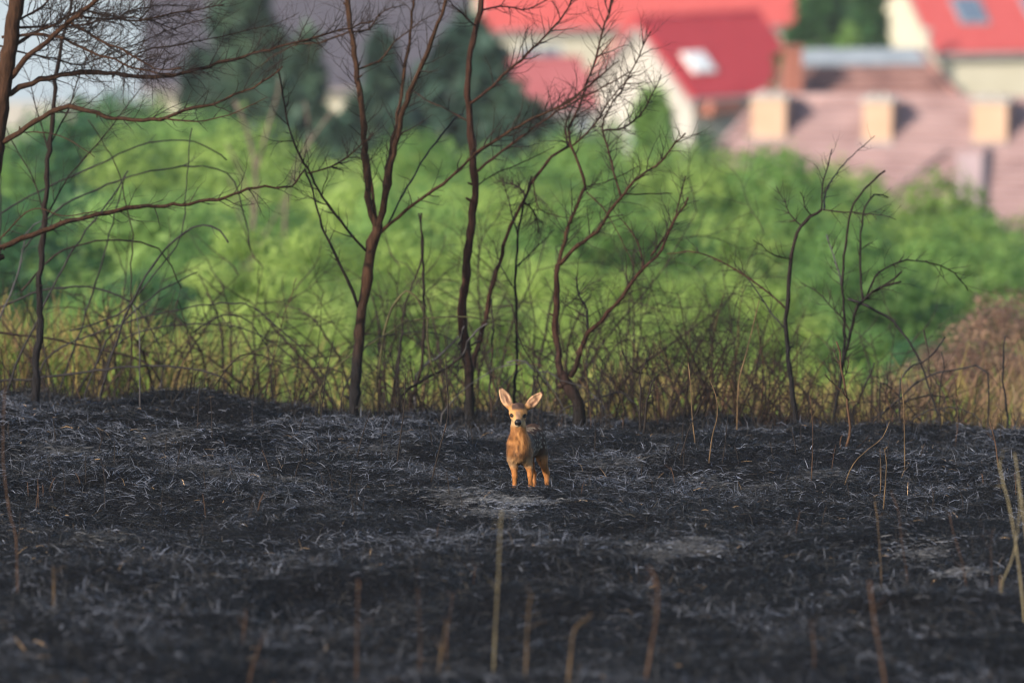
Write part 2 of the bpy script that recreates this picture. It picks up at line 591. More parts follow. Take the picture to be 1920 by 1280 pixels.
def build_dry_grass():
    # unburnt ochre grass behind the crest
    n = 60000
    y = NR.uniform(73.5, 93.0, n)
    x = NR.uniform(-1, 1, n) * (y * .047 + .8)
    ux = x / y * FPX + 960
    pat = vnoise(x / .7, y / 1.6, 15)
    dens = np.interp(ux, [0, 350, 500, 640, 760, 1000, 1200, 1500, 1700, 1920], [.8, .8, .5, .3, .22, .35, .7, .6, .6, .9])
    big = vnoise(x / 1.4 + 5, y / 3.0, 19)
    keep = NR.rand(n) < dens * np.clip(2.6 * (.55 * pat + .6 * big) - .75, .05, 1.2)
    x, y, pat, ux = x[keep], y[keep], pat[keep], ux[keep]
    n = len(x)
    hgt = NR.uniform(.32, .72, n) * (.7 + .6 * pat) * np.interp(ux, [0, 450, 640, 900, 1250, 1500, 1700, 1920], [1.2, 1.15, .8, .6, .95, .8, .8, 1.1])
    g = NR.rand(n)
    base = np.stack([.17 + .12 * g, .135 + .09 * g, .042 + .04 * g], 1)
    green = np.stack([.10 + .07 * g, .17 + .08 * g, .035 + .02 * g], 1)
    br = np.stack([.14 + .09 * g, .088 + .055 * g, .052 + .035 * g], 1)
    k = NR.rand(n)
    gq = np.interp(ux, [0, 450, 640, 900, 1250, 1920], [.40, .50, .6, .5, .18, .12])
    bq = np.interp(ux, [0, 640, 1000, 1300, 1600, 1750, 1920], [.10, .12, .18, .30, .35, .65, .85])
    col = np.where((k < gq)[:, None], green, np.where((NR.rand(n) < bq)[:, None], br, base))
    blades('dry_grass', x, y, hgt, NR.uniform(.008, .018, n), NR.uniform(0, 6.28, n), NR.uniform(1.0, 1.5, n), NR.uniform(.1, .9, n),
           col, M['dry_blade'], roll=NR.uniform(-.6, .6, n),
           label='tall ochre and brown dry grass standing behind the burnt crest', cat='dry grass')
    # scorched tufts: the ragged edge the fire left
    n = 11000
    cx, cy = NR.uniform(-4.2, 4.2, 420), NR.uniform(67.2, 77.0, 420)
    k = NR.randint(0, 420, n)
    x, y = cx[k] + NR.normal(0, .10, n), cy[k] + NR.normal(0, .16, n)
    sz = NR.uniform(.10, .42, 420) * np.where(cy < 70.6, .45, 1.0)
    tone = NR.rand(420)
    g = NR.rand(n)
    dark = np.stack([.010 + .012 * g, .009 + .010 * g, .009 + .009 * g], 1)
    half = np.stack([.05 + .08 * g, .035 + .055 * g, .018 + .02 * g], 1)
    straw = np.stack([.12 + .12 * g, .09 + .08 * g, .035 + .03 * g], 1)
    tk = np.where(cy[k] < 70.6, tone[k] * .55, tone[k])
    low = np.clip((y - 68.5) / 4, 0, 1)
    col = np.where((tk < .5)[:, None], dark, np.where((tk < .5 + .2 + .1 * low)[:, None], half, straw))
    blades('scorched_tufts', x, y, sz[k] * NR.uniform(.5, 1.2, n), NR.uniform(.003, .007, n), NR.uniform(0, 6.28, n), NR.uniform(.7, 1.5, n), NR.uniform(.1, 1.0, n),
           col, M['dry_blade'], roll=NR.uniform(-.7, .7, n), label='half scorched tufts of grass along the ragged edge of the burn', cat='scorched grass')
    n = 70000
    y = NR.uniform(86, 165, n)
    x = NR.uniform(-1, 1, n) * (y * .05 + 2)
    hgt = NR.uniform(.3, .9, n)
    g = NR.rand(n)
    col = np.stack([.09 + .10 * g, .16 + .11 * g, .03 + .03 * g], 1)
    blades('meadow_grass', x, y, hgt, NR.uniform(.03, .06, n), NR.uniform(0, 6.28, n), NR.uniform(.8, 1.4, n), NR.uniform(.1, .9, n),
           col, M['dry_blade'], roll=NR.uniform(-.6, .6, n), label='lush green meadow grass on the slope below the crest', cat='meadow grass')
build_dry_grass()

# ------------------------------------------------------------------ fawn
FA = hit(990, 917)
FAWN_Y0 = FA.y

def build_fawn():
    S = px(FAWN_Y0)
    vox = .0034
    lo = np.array([-.20, -.20, -.06])
    hi = np.array([.19, .50, .62])
    nx, ny, nz = ((hi - lo) / vox).astype(int)
    gx = lo[0] + np.arange(nx) * vox
    gy = lo[1] + np.arange(ny) * vox
    gz = lo[2] + np.arange(nz) * vox
    F = np.full((nx, ny, nz), 1.0, np.float32)

    def region(c, r):
        a = np.maximum(((np.array(c) - r - lo) / vox).astype(int), 0)
        b = np.minimum(((np.array(c) + r - lo) / vox).astype(int) + 2, [nx, ny, nz])
        return tuple(slice(a[i], b[i]) for i in range(3))

    def put(sl, d, k):
        cur = F[sl]
        h = np.clip(.5 + .5 * (cur - d) / k, 0, 1)
        F[sl] = cur * (1 - h) + d * h - k * h * (1 - h)

    def cut(sl, d, k):
        cur = F[sl]
        h = np.clip(.5 - .5 * (cur + d) / k, 0, 1)
        F[sl] = cur * (1 - h) - d * h + k * h * (1 - h)

    def cone(a, b, ra, rb, k=.012):
        a, b = np.array(a, float), np.array(b, float)
        m = (a + b) / 2
        R = np.abs(b - a) / 2 + max(ra, rb) + .05
        sl = region(m, R)
        X, Y, Z = gx[sl[0]][:, None, None], gy[sl[1]][None, :, None], gz[sl[2]][None, None, :]
        ab = b - a
        t = np.clip(((X - a[0]) * ab[0] + (Y - a[1]) * ab[1] + (Z - a[2]) * ab[2]) / (ab @ ab), 0, 1)
        d = np.sqrt((X - a[0] - t * ab[0]) ** 2 + (Y - a[1] - t * ab[1]) ** 2 + (Z - a[2] - t * ab[2]) ** 2) - (ra + (rb - ra) * t)
        put(sl, d.astype(np.float32), k)

    def ell(c, r, k=.015, ax=None, sub=False):
        c, r = np.array(c, float), np.array(r, float)
        sl = region(c, np.full(3, r.max() + .05))
        X, Y, Z = gx[sl[0]][:, None, None] - c[0], gy[sl[1]][None, :, None] - c[1], gz[sl[2]][None, None, :] - c[2]
        if ax is None:
            a, b, e = X + 0 * Y + 0 * Z, Y + 0 * X + 0 * Z, Z + 0 * X + 0 * Y
        else:
            a = X * ax[0][0] + Y * ax[0][1] + Z * ax[0][2]
            b = X * ax[1][0] + Y * ax[1][1] + Z * ax[1][2]
            e = X * ax[2][0] + Y * ax[2][1] + Z * ax[2][2]
        k0 = np.sqrt((a / r[0]) ** 2 + (b / r[1]) ** 2 + (e / r[2]) ** 2)
        k1 = np.sqrt((a / r[0] ** 2) ** 2 + (b / r[1] ** 2) ** 2 + (e / r[2] ** 2) ** 2)
        d = (k0 * (k0 - 1) / np.maximum(k1, 1e-6)).astype(np.float32)
        (cut if sub else put)(sl, d, k)

    # trunk: deep chest, narrowing belly, high rump going back and to the right
    ell((-.046, .045, .225), (.062, .085, .088), .02)
    ell((-.046, -.005, .232), (.050, .050, .068), .02)
    ell((-.020, .14, .222), (.060, .12, .078), .03)
    ell((.008, .235, .232), (.060, .11, .074), .03)
    ell((.026, .315, .240), (.064, .075, .082), .03)
    ell((.030, .385, .222), (.030, .028, .035), .02)                 # short tail
    # shoulders and thighs
    ell((-.082, .035, .185), (.028, .045, .062), .018)
    ell((-.010, .040, .185), (.028, .045, .062), .018)
    ell((.070, .315, .185), (.032, .062, .082), .02)
    ell((-.008, .320, .180), (.030, .060, .078), .02)
    # neck
    cone((-.047, .020, .262), (-.051, .004, .340), .050, .036, .03)
    cone((-.051, .004, .340), (-.052, -.012, .400), .036, .034, .02)
    # head
    ell((-.052, -.045, .418), (.047, .058, .046), .015)
    ell((-.052, -.030, .446), (.038, .042, .024), .02)
    cone((-.052, -.070, .408), (-.053, -.142, .380), .034, .0180, .02)
    cone((-.053, -.060, .390), (-.053, -.132, .368), .024, .0135, .012)
    ell((-.053, -.149, .380), (.0165, .013, .0125), .006)
    ell((-.087, -.062, .424), (.012, .020, .012), .01)               # brow over the eyes
    ell((-.017, -.062, .422), (.012, .020, .012), .01)
    ell((-.0865, -.083, .4115), (.009, .009, .008), .004, sub=True)
    ell((-.0175, -.083, .4085), (.009, .009, .008), .004, sub=True)

    # ears: a cupped leaf turned to the front
    def ear(base, tip, hw, face):
        base, tip, face = Vector(base), Vector(tip), Vector(face)
        e = (tip - base)
        L = e.length
        e.normalize()
        n = (face - e * face.dot(e)).normalized()
        s = e.cross(n)
        c = base + e * L * .52
        ax = (tuple(s), tuple(n), tuple(e))
        ell(c - n * .004, (hw, .012, L * .56), .006, ax)
        ell(c + n * .0085, (hw * .80, .0115, L * .49), .003, ax, sub=True)
        cone(base - e * .012, base + e * .014, .013, .016, .012)
    ear((-.092, -.030, .448), (-.147, -.022, .549), .0305, (.12, -1, .05))
    ear((-.006, -.030, .446), (.075, -.018, .524), .0288, (-.10, -1, .05))

    # legs
    def leg(pts, rs, k=.010):
        for i in range(len(pts) - 1):
            cone(pts[i], pts[i + 1], rs[i], rs[i + 1], k)
    leg([(-.078, .030, .165), (-.074, .026, .125), (-.070, .014, .078), (-.0705, .020, .030), (-.072, .010, .004)], [.028, .0190, .0135, .0105, .0120])
    leg([(-.006, .045, .165), (.006, .040, .125), (.012, .026, .080), (.013, .032, .030), (.013, .022, -.002)], [.027, .0185, .0135, .0105, .0118])
    leg([(.074, .315, .165), (.080, .285, .118), (.098, .335, .058), (.101, .318, .015), (.103, .305, -.022)], [.033, .0215, .0165, .0115, .0125])
    leg([(.000, .320, .160), (.012, .290, .112), (.030, .335, .052), (.032, .322, .012), (.034, .310, -.020)], [.031, .0195, .0145, .0105, .0118])

    # surface nets
    neg = F < 0
    V = neg.astype(np.int8)
    cnt = sum(V[i:nx - 1 + i, j:ny - 1 + j, k:nz - 1 + k].astype(np.int16) for i in (0, 1) for j in (0, 1) for k in (0, 1))
    act = (cnt > 0) & (cnt < 8)
    idx = np.full(act.shape, -1, np.int64)
    cells = np.argwhere(act)
    idx[act] = np.arange(len(cells))
    acc = np.zeros((len(cells), 3))
    num = np.zeros(len(cells))
    corner = [(i, j, k) for i in (0, 1) for j in (0, 1) for k in (0, 1)]
    for a in corner:
        for b in corner:
            df = tuple(b[i] - a[i] for i in range(3))
            if sum(df) == 1 and min(df) == 0:
                fa = F[cells[:, 0] + a[0], cells[:, 1] + a[1], cells[:, 2] + a[2]]
                fb = F[cells[:, 0] + b[0], cells[:, 1] + b[1], cells[:, 2] + b[2]]
                s = (fa < 0) != (fb < 0)
                t = np.where(s, fa / np.where(s, fa - fb, 1), 0)
                pt = np.array(a)[None, :] + t[:, None] * np.array(df)[None, :]
                acc += np.where(s[:, None], pt, 0)
                num += s
    vert = lo + (cells + acc / num[:, None]) * vox
    quads = []
    for ax in range(3):
        o1, o2 = [(1, 2), (2, 0), (0, 1)][ax]
        sh = [slice(1, -1)] * 3
        sh[ax] = slice(0, [nx, ny, nz][ax] - 1)
        A = neg[tuple(sh)]
        sh2 = list(sh)
        sh2[ax] = slice(1, [nx, ny, nz][ax])
        B = neg[tuple(sh2)]
        e = np.argwhere(A != B)
        off = np.ones(3, int)
        off[ax] = 0
        base = e + off
        d1, d2 = np.zeros(3, int), np.zeros(3, int)
        d1[o1], d2[o2] = 1, 1
        q = [idx[tuple((base - m).T)] for m in (d1 + d2, d2, 0 * d1, d1)]
        q = np.stack(q, 1)
        flip = ~A[tuple(e.T)]
        q[flip] = q[flip][:, ::-1]
        quads.append(q)
    quads = np.concatenate(quads)
    # draw the ears to a point
    for (bx, bz, tx, tz) in ((-.092, .448, -.147, .549), (-.006, .446, .075, .524)):
        ux, uz = tx - bx, tz - bz
        Le = math.hypot(ux, uz)
        ux, uz = ux / Le, uz / Le
        s_ = (vert[:, 0] - bx) * ux + (vert[:, 2] - bz) * uz
        t_ = (vert[:, 0] - bx) * -uz + (vert[:, 2] - bz) * ux
        sel = (s_ > .35 * Le) & (np.abs(t_) < .04) & (vert[:, 2] > .45)
        k_ = 1 - .52 * np.clip((s_ / Le - .35) / .72, 0, 1) ** 1.3
        dt = np.where(sel, t_ * (k_ - 1), 0)
        vert[:, 0] += dt * -uz
        vert[:, 2] += dt * ux
    quads = quads[(quads >= 0).all(1)]

    def coat(p, nrm, jitter):
        x, y, z = p[:, 0], p[:, 1], p[:, 2]
        n = len(x)
        c = np.tile(np.array([.36, .150, .046]), (n, 1))

        def mix(col, w):
            nonlocal c
            w = np.clip(w, 0, 1)[:, None]
            c = c * (1 - w) + np.array(col)[None] * w
        body = smooth(.045, .10, y + jitter * .02)
        # brown saddle on back and flank
        top = smooth(.165, .215, z + jitter * .02 - .06 * smooth(.06, .14, y) * 0)
        mix((.030, .015, .010), body * top * .98)
        mix((.022, .013, .010), body * top * np.clip(jitter, 0, 1) * .8)
        mix((.20, .105, .045), body * (1 - top) * .75)
        mix((.050, .026, .015), body * smooth(.13, .17, z) * smooth(-.02, .02, x) * .8)
        sh = smooth(-.035, .004, x + jitter * .012) * smooth(.20, .24, z) * (1 - smooth(.33, .345, z)) * smooth(-.01, .04, y)  # right neck and shoulder: dark flank coat plus side shade painted in
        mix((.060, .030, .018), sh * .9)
        # spots in rows along the back and flank
        spot = np.zeros(n)
        for (row_z, off) in ((.305, 0.0), (.282, .5), (.255, .15), (.228, .6), (.205, .3)):
            s = (y / .030 + off) % 1.0 - .5
            dd = np.sqrt((s * .030) ** 2 + (z - row_z - .004 * np.sin(y * 60)) ** 2)
            spot = np.maximum(spot, 1 - smooth(.0045, .0085, dd))
        mix((.40, .34, .27), spot * body * smooth(.17, .2, z) * .75)
        # pale belly and inner legs
        belly = smooth(.2, .8, -nrm[:, 2]) * smooth(.07, .11, z) * (1 - smooth(.16, .19, z)) * smooth(.02, .08, y)
        mix((.42, .30, .19), belly * .8)
        legs = (1 - smooth(.13, .17, z))
        mix((.43, .165, .042), legs * .75)
        mix((.12, .055, .025), legs * np.clip(jitter * .9 - .15, 0, 1) * .6)
        mix((.46, .29, .15), smooth(.105, .14, z) * (1 - smooth(.165, .2, z)) * (1 - smooth(.03, .07, y)) * .8)
        mix((.13, .065, .03), smooth(.09, .13, z) * (1 - smooth(.15, .18, z)) * (np.abs(x + .040 - jitter * .006) < .012) * (y < .06) * .8)
        mix((.20, .10, .05), (1 - smooth(-.002, .020, z - .0 + y * .06)) * .35)
        # shaggy chest streaks
        mix((.52, .27, .10), np.clip(jitter, 0, 1) * (1 - smooth(.0, .06, y)) * smooth(.15, .19, z) * (1 - smooth(.33, .36, z)) * .75)
        mix((.17, .075, .028), np.clip(-jitter, 0, 1) * (1 - smooth(.0, .06, y)) * smooth(.12, .17, z) * (1 - smooth(.30, .34, z)) * .8)
        # head
        head = smooth(.352, .372, z)
        mix((.42, .215, .078), head * (1 - smooth(.02, .05, y)))
        mix((.56, .38, .20), (1 - smooth(.385, .405, z)) * smooth(.335, .36, z) * .8)
        crown = smooth(.436, .450, z + jitter * .004) * (1 - smooth(.028, .038, np.abs(x + .052))) * (1 - smooth(.03, .05, y))
        mix((.060, .034, .030), crown * .95)
        bridge = (1 - smooth(.009, .016, np.abs(x + .0525))) * smooth(.372, .388, z) * (1 - smooth(.43, .44, z)) * (1 - smooth(-.075, -.055, y))
        mix((.24, .15, .10), bridge * .8)
        for ex, ez in ((-.0865, .4115), (-.0175, .4085)):
            r = np.sqrt((x - ex) ** 2 + (z - ez) ** 2)
            mix((.022, .014, .010), (1 - smooth(.0095, .0125, r)) * (1 - smooth(-.06, -.04, y)))
        mz = smooth(.128, .140, -y)
        mix((.60, .50, .36), mz * (1 - smooth(.364, .372, z)))
        nose = smooth(.1425, .1465, -y) * smooth(.3645, .3685, z)
        mix((.010, .008, .009), nose)
        # ears
        for (bx, bz, tx, tz) in ((-.092, .448, -.147, .549), (-.006, .446, .075, .524)):
            ux, uz = tx - bx, tz - bz
            L = math.hypot(ux, uz)
            ux, uz = ux / L, uz / L
            s = (x - bx) * ux + (z - bz) * uz
            t = (x - bx) * -uz + (z - bz) * ux
            inear = smooth(.004, .018, s) * smooth(.436, .452, z) * (np.abs(t) < .034) * (y < .03)
            mix((.40, .20, .085), inear)
            front = smooth(.1, .6, -nrm[:, 1])
            mix((.50, .30, .18), inear * front * smooth(.15, .75, s / L + .3))
            mix((.11, .045, .032), inear * front * (1 - smooth(.004, .011, np.abs(t + .004 + jitter * .003))) * smooth(.1, .3, s / L) * (1 - smooth(.55, .8, s / L)) * .8)
            mix((.045, .025, .018), inear * smooth(.92, .99, s / L + np.abs(t) * 6 * 0))
            mix((.05, .028, .02), inear * smooth(.0, .5, nrm[:, 1]) * .7)
        c = c * (.70 * (1 + .46 * np.clip(jitter, -1, 1)))[:, None]
        return np.clip(c, 0, 1)

    # normals from the mesh
    me = mesh_np('fawn', vert, quads, M['fur'])
    me.polygons.foreach_set('use_smooth', [True] * len(me.polygons))
    bm = bmesh.new()
    bm.from_mesh(me)
    for _ in range(2):
        bmesh.ops.smooth_vert(bm, verts=bm.verts, factor=.4, use_axis_x=True, use_axis_y=True, use_axis_z=True)
    bmesh.ops.recalc_face_normals(bm, faces=bm.faces)
    bm.to_mesh(me)
    bm.free()
    nv = len(me.vertices)
    co = np.empty(nv * 3, np.float32)
    no = np.empty(nv * 3, np.float32)
    me.vertices.foreach_get('co', co)
    me.vertex_normals.foreach_get('vector', no)
    co, no = co.reshape(-1, 3), no.reshape(-1, 3)
    jit = (vnoise(co[:, 0] / .009 + co[:, 1] / .016, co[:, 2] / .022, 21) - .5) * 1.7 + (vnoise(co[:, 0] / .022 + co[:, 1] / .03, co[:, 2] / .04, 22) - .5) * 1.3
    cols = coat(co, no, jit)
    a = me.color_attributes.new('Col', 'FLOAT_COLOR', 'POINT')
    c4 = np.ones((nv, 4), np.float32)
    c4[:, :3] = cols
    a.data.foreach_set('color', c4.ravel())
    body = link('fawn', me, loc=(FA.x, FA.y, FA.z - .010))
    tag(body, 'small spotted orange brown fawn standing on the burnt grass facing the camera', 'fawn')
    # short coat hair
    tri = quads[:, :3]
    pick = NR.randint(0, len(quads), 46000)
    w = NR.dirichlet((1, 1, 1), len(pick))
    p = (co[tri[pick]] * w[:, :, None]).sum(1)
    nn = (no[tri[pick]] * w[:, :, None]).sum(1)
    cc = (cols[tri[pick]] * w[:, :, None]).sum(1)
    skip = ((p[:, 1] < -.128) & (p[:, 2] > .35)) | (np.hypot(p[:, 0] + .0865, p[:, 2] - .4115) < .013) & (p[:, 1] < -.04) | (np.hypot(p[:, 0] + .0175, p[:, 2] - .4085) < .013) & (p[:, 1] < -.04)
    p, nn, cc = p[~skip], nn[~skip], cc[~skip]
    n = len(p)
    flow = np.stack([np.full(n, .15), np.where(p[:, 2] > .34, .3, .8 * smooth(.05, .15, p[:, 1])), np.full(n, -.9)], 1)
    flow[p[:, 2] > .40] *= np.array([0, 1.5, -.6])
    flow += NR.normal(0, .25, (n, 3))
    flow -= nn * (flow * nn).sum(1)[:, None]
    flow /= np.linalg.norm(flow, axis=1)[:, None] + 1e-6
    chest = (1 - smooth(.02, .08, p[:, 1])) * smooth(.14, .18, p[:, 2]) * (1 - smooth(.30, .36, p[:, 2]))
    Lh = NR.uniform(.006, .010, n) * (1 + 1.0 * chest) * np.where(p[:, 2] > .36, .55, 1.0) * np.where(p[:, 2] < .12, .55, 1.0)
    tipv = p + (flow * .85 + nn * .42) * Lh[:, None]
    sd = np.cross(flow, nn)
    sd /= np.linalg.norm(sd, axis=1)[:, None] + 1e-6
    hw = .0006
    vv = np.stack([p - sd * hw - nn * .001, p + sd * hw - nn * .001, tipv], 1).reshape(-1, 3)
    ff = np.arange(n * 3).reshape(-1, 3)
    cc = cc * NR.uniform(.75, 1.3, n)[:, None]
    fur = mesh_np('fur', vv, ff, M['furstrand'], np.repeat(np.clip(cc, 0, 1), 3, axis=0))
    link('fur', fur, parent=body, kind='stuff')
    # eyes and wet nose
    eye_m, nt, b = new_mat('wet_dark_eye')
    b.inputs['Base Color'].default_value = (.006, .004, .004, 1)
    b.inputs['Roughness'].default_value = .06
    for ex, ez in ((-.0865, .4115), (-.0175, .4085)):
        bm = bmesh.new()
        bmesh.ops.create_uvsphere(bm, u_segments=16, v_segments=10, radius=.0078)
        me2 = bpy.data.meshes.new('eye')
        bm.to_mesh(me2)
        bm.free()
        me2.polygons.foreach_set('use_smooth', [True] * len(me2.polygons))
        me2.materials.append(eye_m)
        link('eye', me2, parent=body, loc=(ex, -.0795, ez))
    nose_m, nt, b = new_mat('wet_black_nose')
    b.inputs['Base Color'].default_value = (.009, .007, .008, 1)
    b.inputs['Roughness'].default_value = .28
    bm = bmesh.new()
    bmesh.ops.create_uvsphere(bm, u_segments=18, v_segments=12, radius=1)
    for q in bm.verts:                                   # broad top, narrow lower edge, two nostril hollows
        w = 1.0 + .22 * q.co.z
        q.co = Vector((q.co.x * .0168 * w, q.co.y * .010, q.co.z * .0112))
        for sx in (-1, 1):
            dd = math.hypot(q.co.x - sx * .010, q.co.z + .001)
            if q.co.y < 0 and dd < .006:
                q.co.y += .004 * (1 - dd / .006)
    me3 = bpy.data.meshes.new('nose')
    bm.to_mesh(me3)
    bm.free()
    me3.polygons.foreach_set('use_smooth', [True] * len(me3.polygons))
    me3.materials.append(nose_m)
    link('nose', me3, parent=body, loc=(-.053, -.1555, .382))
    # small dark hooves
    hoof_m = noisy('hoof_horn', [(.3, (.012, .010, .010)), (.7, (.03, .025, .022))], 30, .5)
    for (hx, hy, hz) in ((-.072, .004, .0), (.013, .016, -.008), (.103, .299, -.028), (.034, .304, -.026)):
        mb = MB()
        for s in (-1, 1):
            mb.prism([(s * .0075 - .006, -.012, -.010), (s * .0075 + .006, -.012, -.010), (s * .0075 + .0065, .012, -.010), (s * .0075 - .0065, .012, -.010)], (0, .004, .018))
        mb.build('hoof', hoof_m, body, loc=(hx, hy, hz))
build_fawn()

# ------------------------------------------------------------------ burnt trees
def spline(pts, step, r):
    """smooth line through pts (Vectors), resampled, with a little natural wobble"""
    out = []
    n = len(pts)
    for i in range(n - 1):
        p0, p1, p2, p3 = pts[max(i - 1, 0)], pts[i], pts[i + 1], pts[min(i + 2, n - 1)]
        k = max(2, int((p2 - p1).length / step))
        for j in range(k):
            t = j / k
            out.append(.5 * ((2 * p1) + (p2 - p0) * t + (2 * p0 - 5 * p1 + 4 * p2 - p3) * t * t + (3 * p1 - p0 - 3 * p2 + p3) * t * t * t))
    out.append(pts[-1])
    return out

def wobble(pts, amp, r):
    return [p + Vector((r.uniform(-amp, amp), r.uniform(-amp, amp), r.uniform(-amp, amp))) if 0 < i < len(pts) - 1 else p for i, p in enumerate(pts)]

def twig(mb, p, d, L, rad, r, depth, curve=.25, kink=.46, up=.2):
    """one knobbly twig and its side twigs"""
    n = max(3, int(L / .034))
    n = min(n, 12)
    pts, rs = [p], [rad]
    d = d.normalized()
    for i in range(n):
        d = (d + Vector((r.uniform(-kink, kink), r.uniform(-kink, kink), r.uniform(-kink, kink) + up * .35)) * .55).normalized()
        p = p + d * (L / n)
        pts.append(p)
        rs.append(rad * (1 - .7 * (i + 1) / n))
        if depth > 0 and i > 0 and r.random() < .7:
            s = d.orthogonal().normalized()
            s.rotate(Matrix.Rotation(r.uniform(0, 6.28), 3, d))
            twig(mb, p, d * .75 + s * .8, L * r.uniform(.3, .6), rs[-1] * .75, r, depth - 1, curve, kink, up)
    mb.tube(pts, rs, 4 if rad > .004 else 3, cap=False)

def limb_path(base, limb, D, loc, r):
    pts = []
    n = len(limb['p'])
    for i, (u, v) in enumerate(limb['p']):
        t = i / max(1, n - 1)
        pts.append(P(u, v, D + limb.get('a', 0) + (limb.get('b', 0) - limb.get('a', 0)) * t) - loc)
    return pts

def tree(name, label, D, limbs, bark, seed, cat='burnt tree', group=None, tw=4.2):
    """limbs: p = outline points in the photo, w = (thickness at foot, at tip) in photo pixels,
    a/b = metres nearer (-) or farther (+) than D at foot and tip, t = twigs, tl = twig length in px"""
    r = random.Random(seed)
    u0, v0 = limbs[0]['p'][0]
    b = P(u0, v0, D)
    base = Vector((b.x, b.y, Gf(b.x, b.y)))
    root = thing(name, base, label, cat, group)
    S = px(D)
    for i, lb in enumerate(limbs):
        pts = limb_path(base, lb, D, base, r)
        if lb.get('ground', i == 0):
            g = Gf(pts[0].x + base.x, pts[0].y + base.y) - base.z
            if pts[0].z > g - .05:
                pts.insert(0, Vector((pts[0].x, pts[0].y, g - .08)))
        path = spline(pts, .05, r)
        n = len(path)
        w0, w1 = lb['w']
        rad = [max(.0011, S * (.39 if i == 0 else .335) * (w0 + (w1 - w0) * (k / (n - 1))) * (1 + r.uniform(-.14, .14))) for k in range(n)]
        path = wobble(path, min(.006, S * .12 * w0) + .0015, r)
        mb = MB()
        mb.tube(path, rad, 8 if w0 > 12 else 6)
        # broken stubs and knots
        for _ in range(int(n * .12)):
            k = r.randrange(1, n - 1)
            d = (path[k + 1] - path[k - 1]).normalized()
            s = d.orthogonal().normalized()
            s.rotate(Matrix.Rotation(r.uniform(0, 6.28), 3, d))
            L = rad[k] * r.uniform(1.3, 2.4) + .006
            mb.tube([path[k], path[k] + (s + d * .4).normalized() * L], [rad[k] * .45, rad[k] * .25], 4)
        o = mb.build('trunk' if i == 0 else 'branch', M[lb.get('m', bark)], root, smooth_=True)
        nt_ = lb.get('t', 0)
        if nt_:
            tb = MB()
            lo, hi = lb.get('tl', (30, 90))
            nt_ = int(nt_ * tw)
            for j in range(nt_):
                f = lb.get('from', .15) + (1 - lb.get('from', .15)) * (j + r.random()) / nt_
                k = min(n - 2, max(1, int(f * (n - 1))))
                d = (path[k + 1] - path[k - 1]).normalized()
                s = d.orthogonal().normalized()
                s.rotate(Matrix.Rotation(r.uniform(0, 6.28), 3, d))
                s = Vector((s.x, s.y * .8, s.z))
                twig(tb, path[k], d * r.uniform(.5, 1.1) + s * .8, S * r.uniform(lo, hi), min(rad[k] * .6, S * .5 * r.uniform(1.4, 2.7)), r, (2 if r.random() < .45 else 1), up=lb.get('up', .25))
            tb.build('twigs', M['twig'], o, smooth_=True, kind='stuff')
    return root

def L(p, w, **k):
    return dict(p=p, w=w, **k)

tree('burnt_tree', 'thick brown trunk at the edge of the field with long bare branches sweeping right', 66.5, [
    L([(-60, 760), (-42, 560), (-18, 330), (-4, 235), (8, 150), (20, 70), (32, 0), (50, -120)], (58, 34)),
    L([(6, 180), (60, 155), (150, 136), (230, 140), (290, 145), (370, 130), (440, 110), (520, 90), (575, 74), (640, 56), (700, 38)], (17, 4), a=0, b=.5, t=22, tl=(25, 90), **{'from': .1}),
    L([(-6, 275), (38, 247), (105, 205), (150, 204), (215, 222), (300, 223), (345, 206), (400, 196), (440, 178), (490, 155), (530, 125)], (16, 4), a=0, b=-.4, t=9, tl=(30, 90)),
    L([(300, 222), (370, 228), (430, 215), (500, 183)], (6, 2), a=-.22, b=-.6, t=4, tl=(20, 60)),
    L([(-10, 470), (60, 440), (130, 416), (200, 400), (260, 388), (340, 383), (420, 370), (480, 352), (545, 350), (562, 332), (572, 318)], (16, 4), a=0, b=.6, t=10, tl=(20, 90)),
    L([(16, 150), (60, 100), (100, 66), (135, 38), (180, 0), (215, -40)], (17, 11), a=0, b=-.5, t=8, tl=(40, 120)),
    L([(20, 92), (60, 64), (110, 42), (150, 20), (210, 30), (270, 36), (330, 56)], (11, 3), a=0, b=.4, t=16, tl=(40, 120)),
    L([(4, 70), (80, 66), (120, 74), (170, 98), (215, 112), (260, 130), (330, 142)], (11, 4), a=.05, b=-.5, t=16, tl=(40, 110)),
    L([(130, 40), (190, 76), (240, 98), (290, 128), (340, 128)], (8, 3), a=-.1, b=-.7, t=14, tl=(30, 100)),
    L([(-4, 86), (40, 98), (100, 110), (150, 122), (200, 104), (240, 88), (310, 60), (400, 30)], (7, 2.5), a=.05, b=.9, t=12, tl=(30, 100)),
    L([(26, 52), (80, 50), (140, 50), (200, 36), (260, 38), (330, 24), (420, 10)], (9, 3), a=.05, b=.4, t=18, tl=(30, 110)),
    L([(150, 30), (210, 36), (250, 20), (300, 10), (360, 12)], (6, 2), a=-.3, b=.5, t=10, tl=(30, 90)),
    L([(210, 145), (260, 100), (330, 84), (400, 72), (460, 58), (520, 44), (560, 24)], (5, 2), a=.2, b=1.0, t=10, tl=(30, 100)),
    L([(-8, 460), (-2, 452), (60, 392), (120, 405), (180, 396)], (5, 2), a=0, b=-.5, t=5, tl=(20, 60)),
    L([(36, 248), (95, 250), (140, 268), (178, 295)], (4, 2), a=0, b=-.3, t=2, tl=(20, 50)),
    L([(24, 40), (70, 20), (110, -20)], (8, 5), a=0, b=.5, t=7, tl=(30, 90)),
], 'bark', 3, tw=4.8)

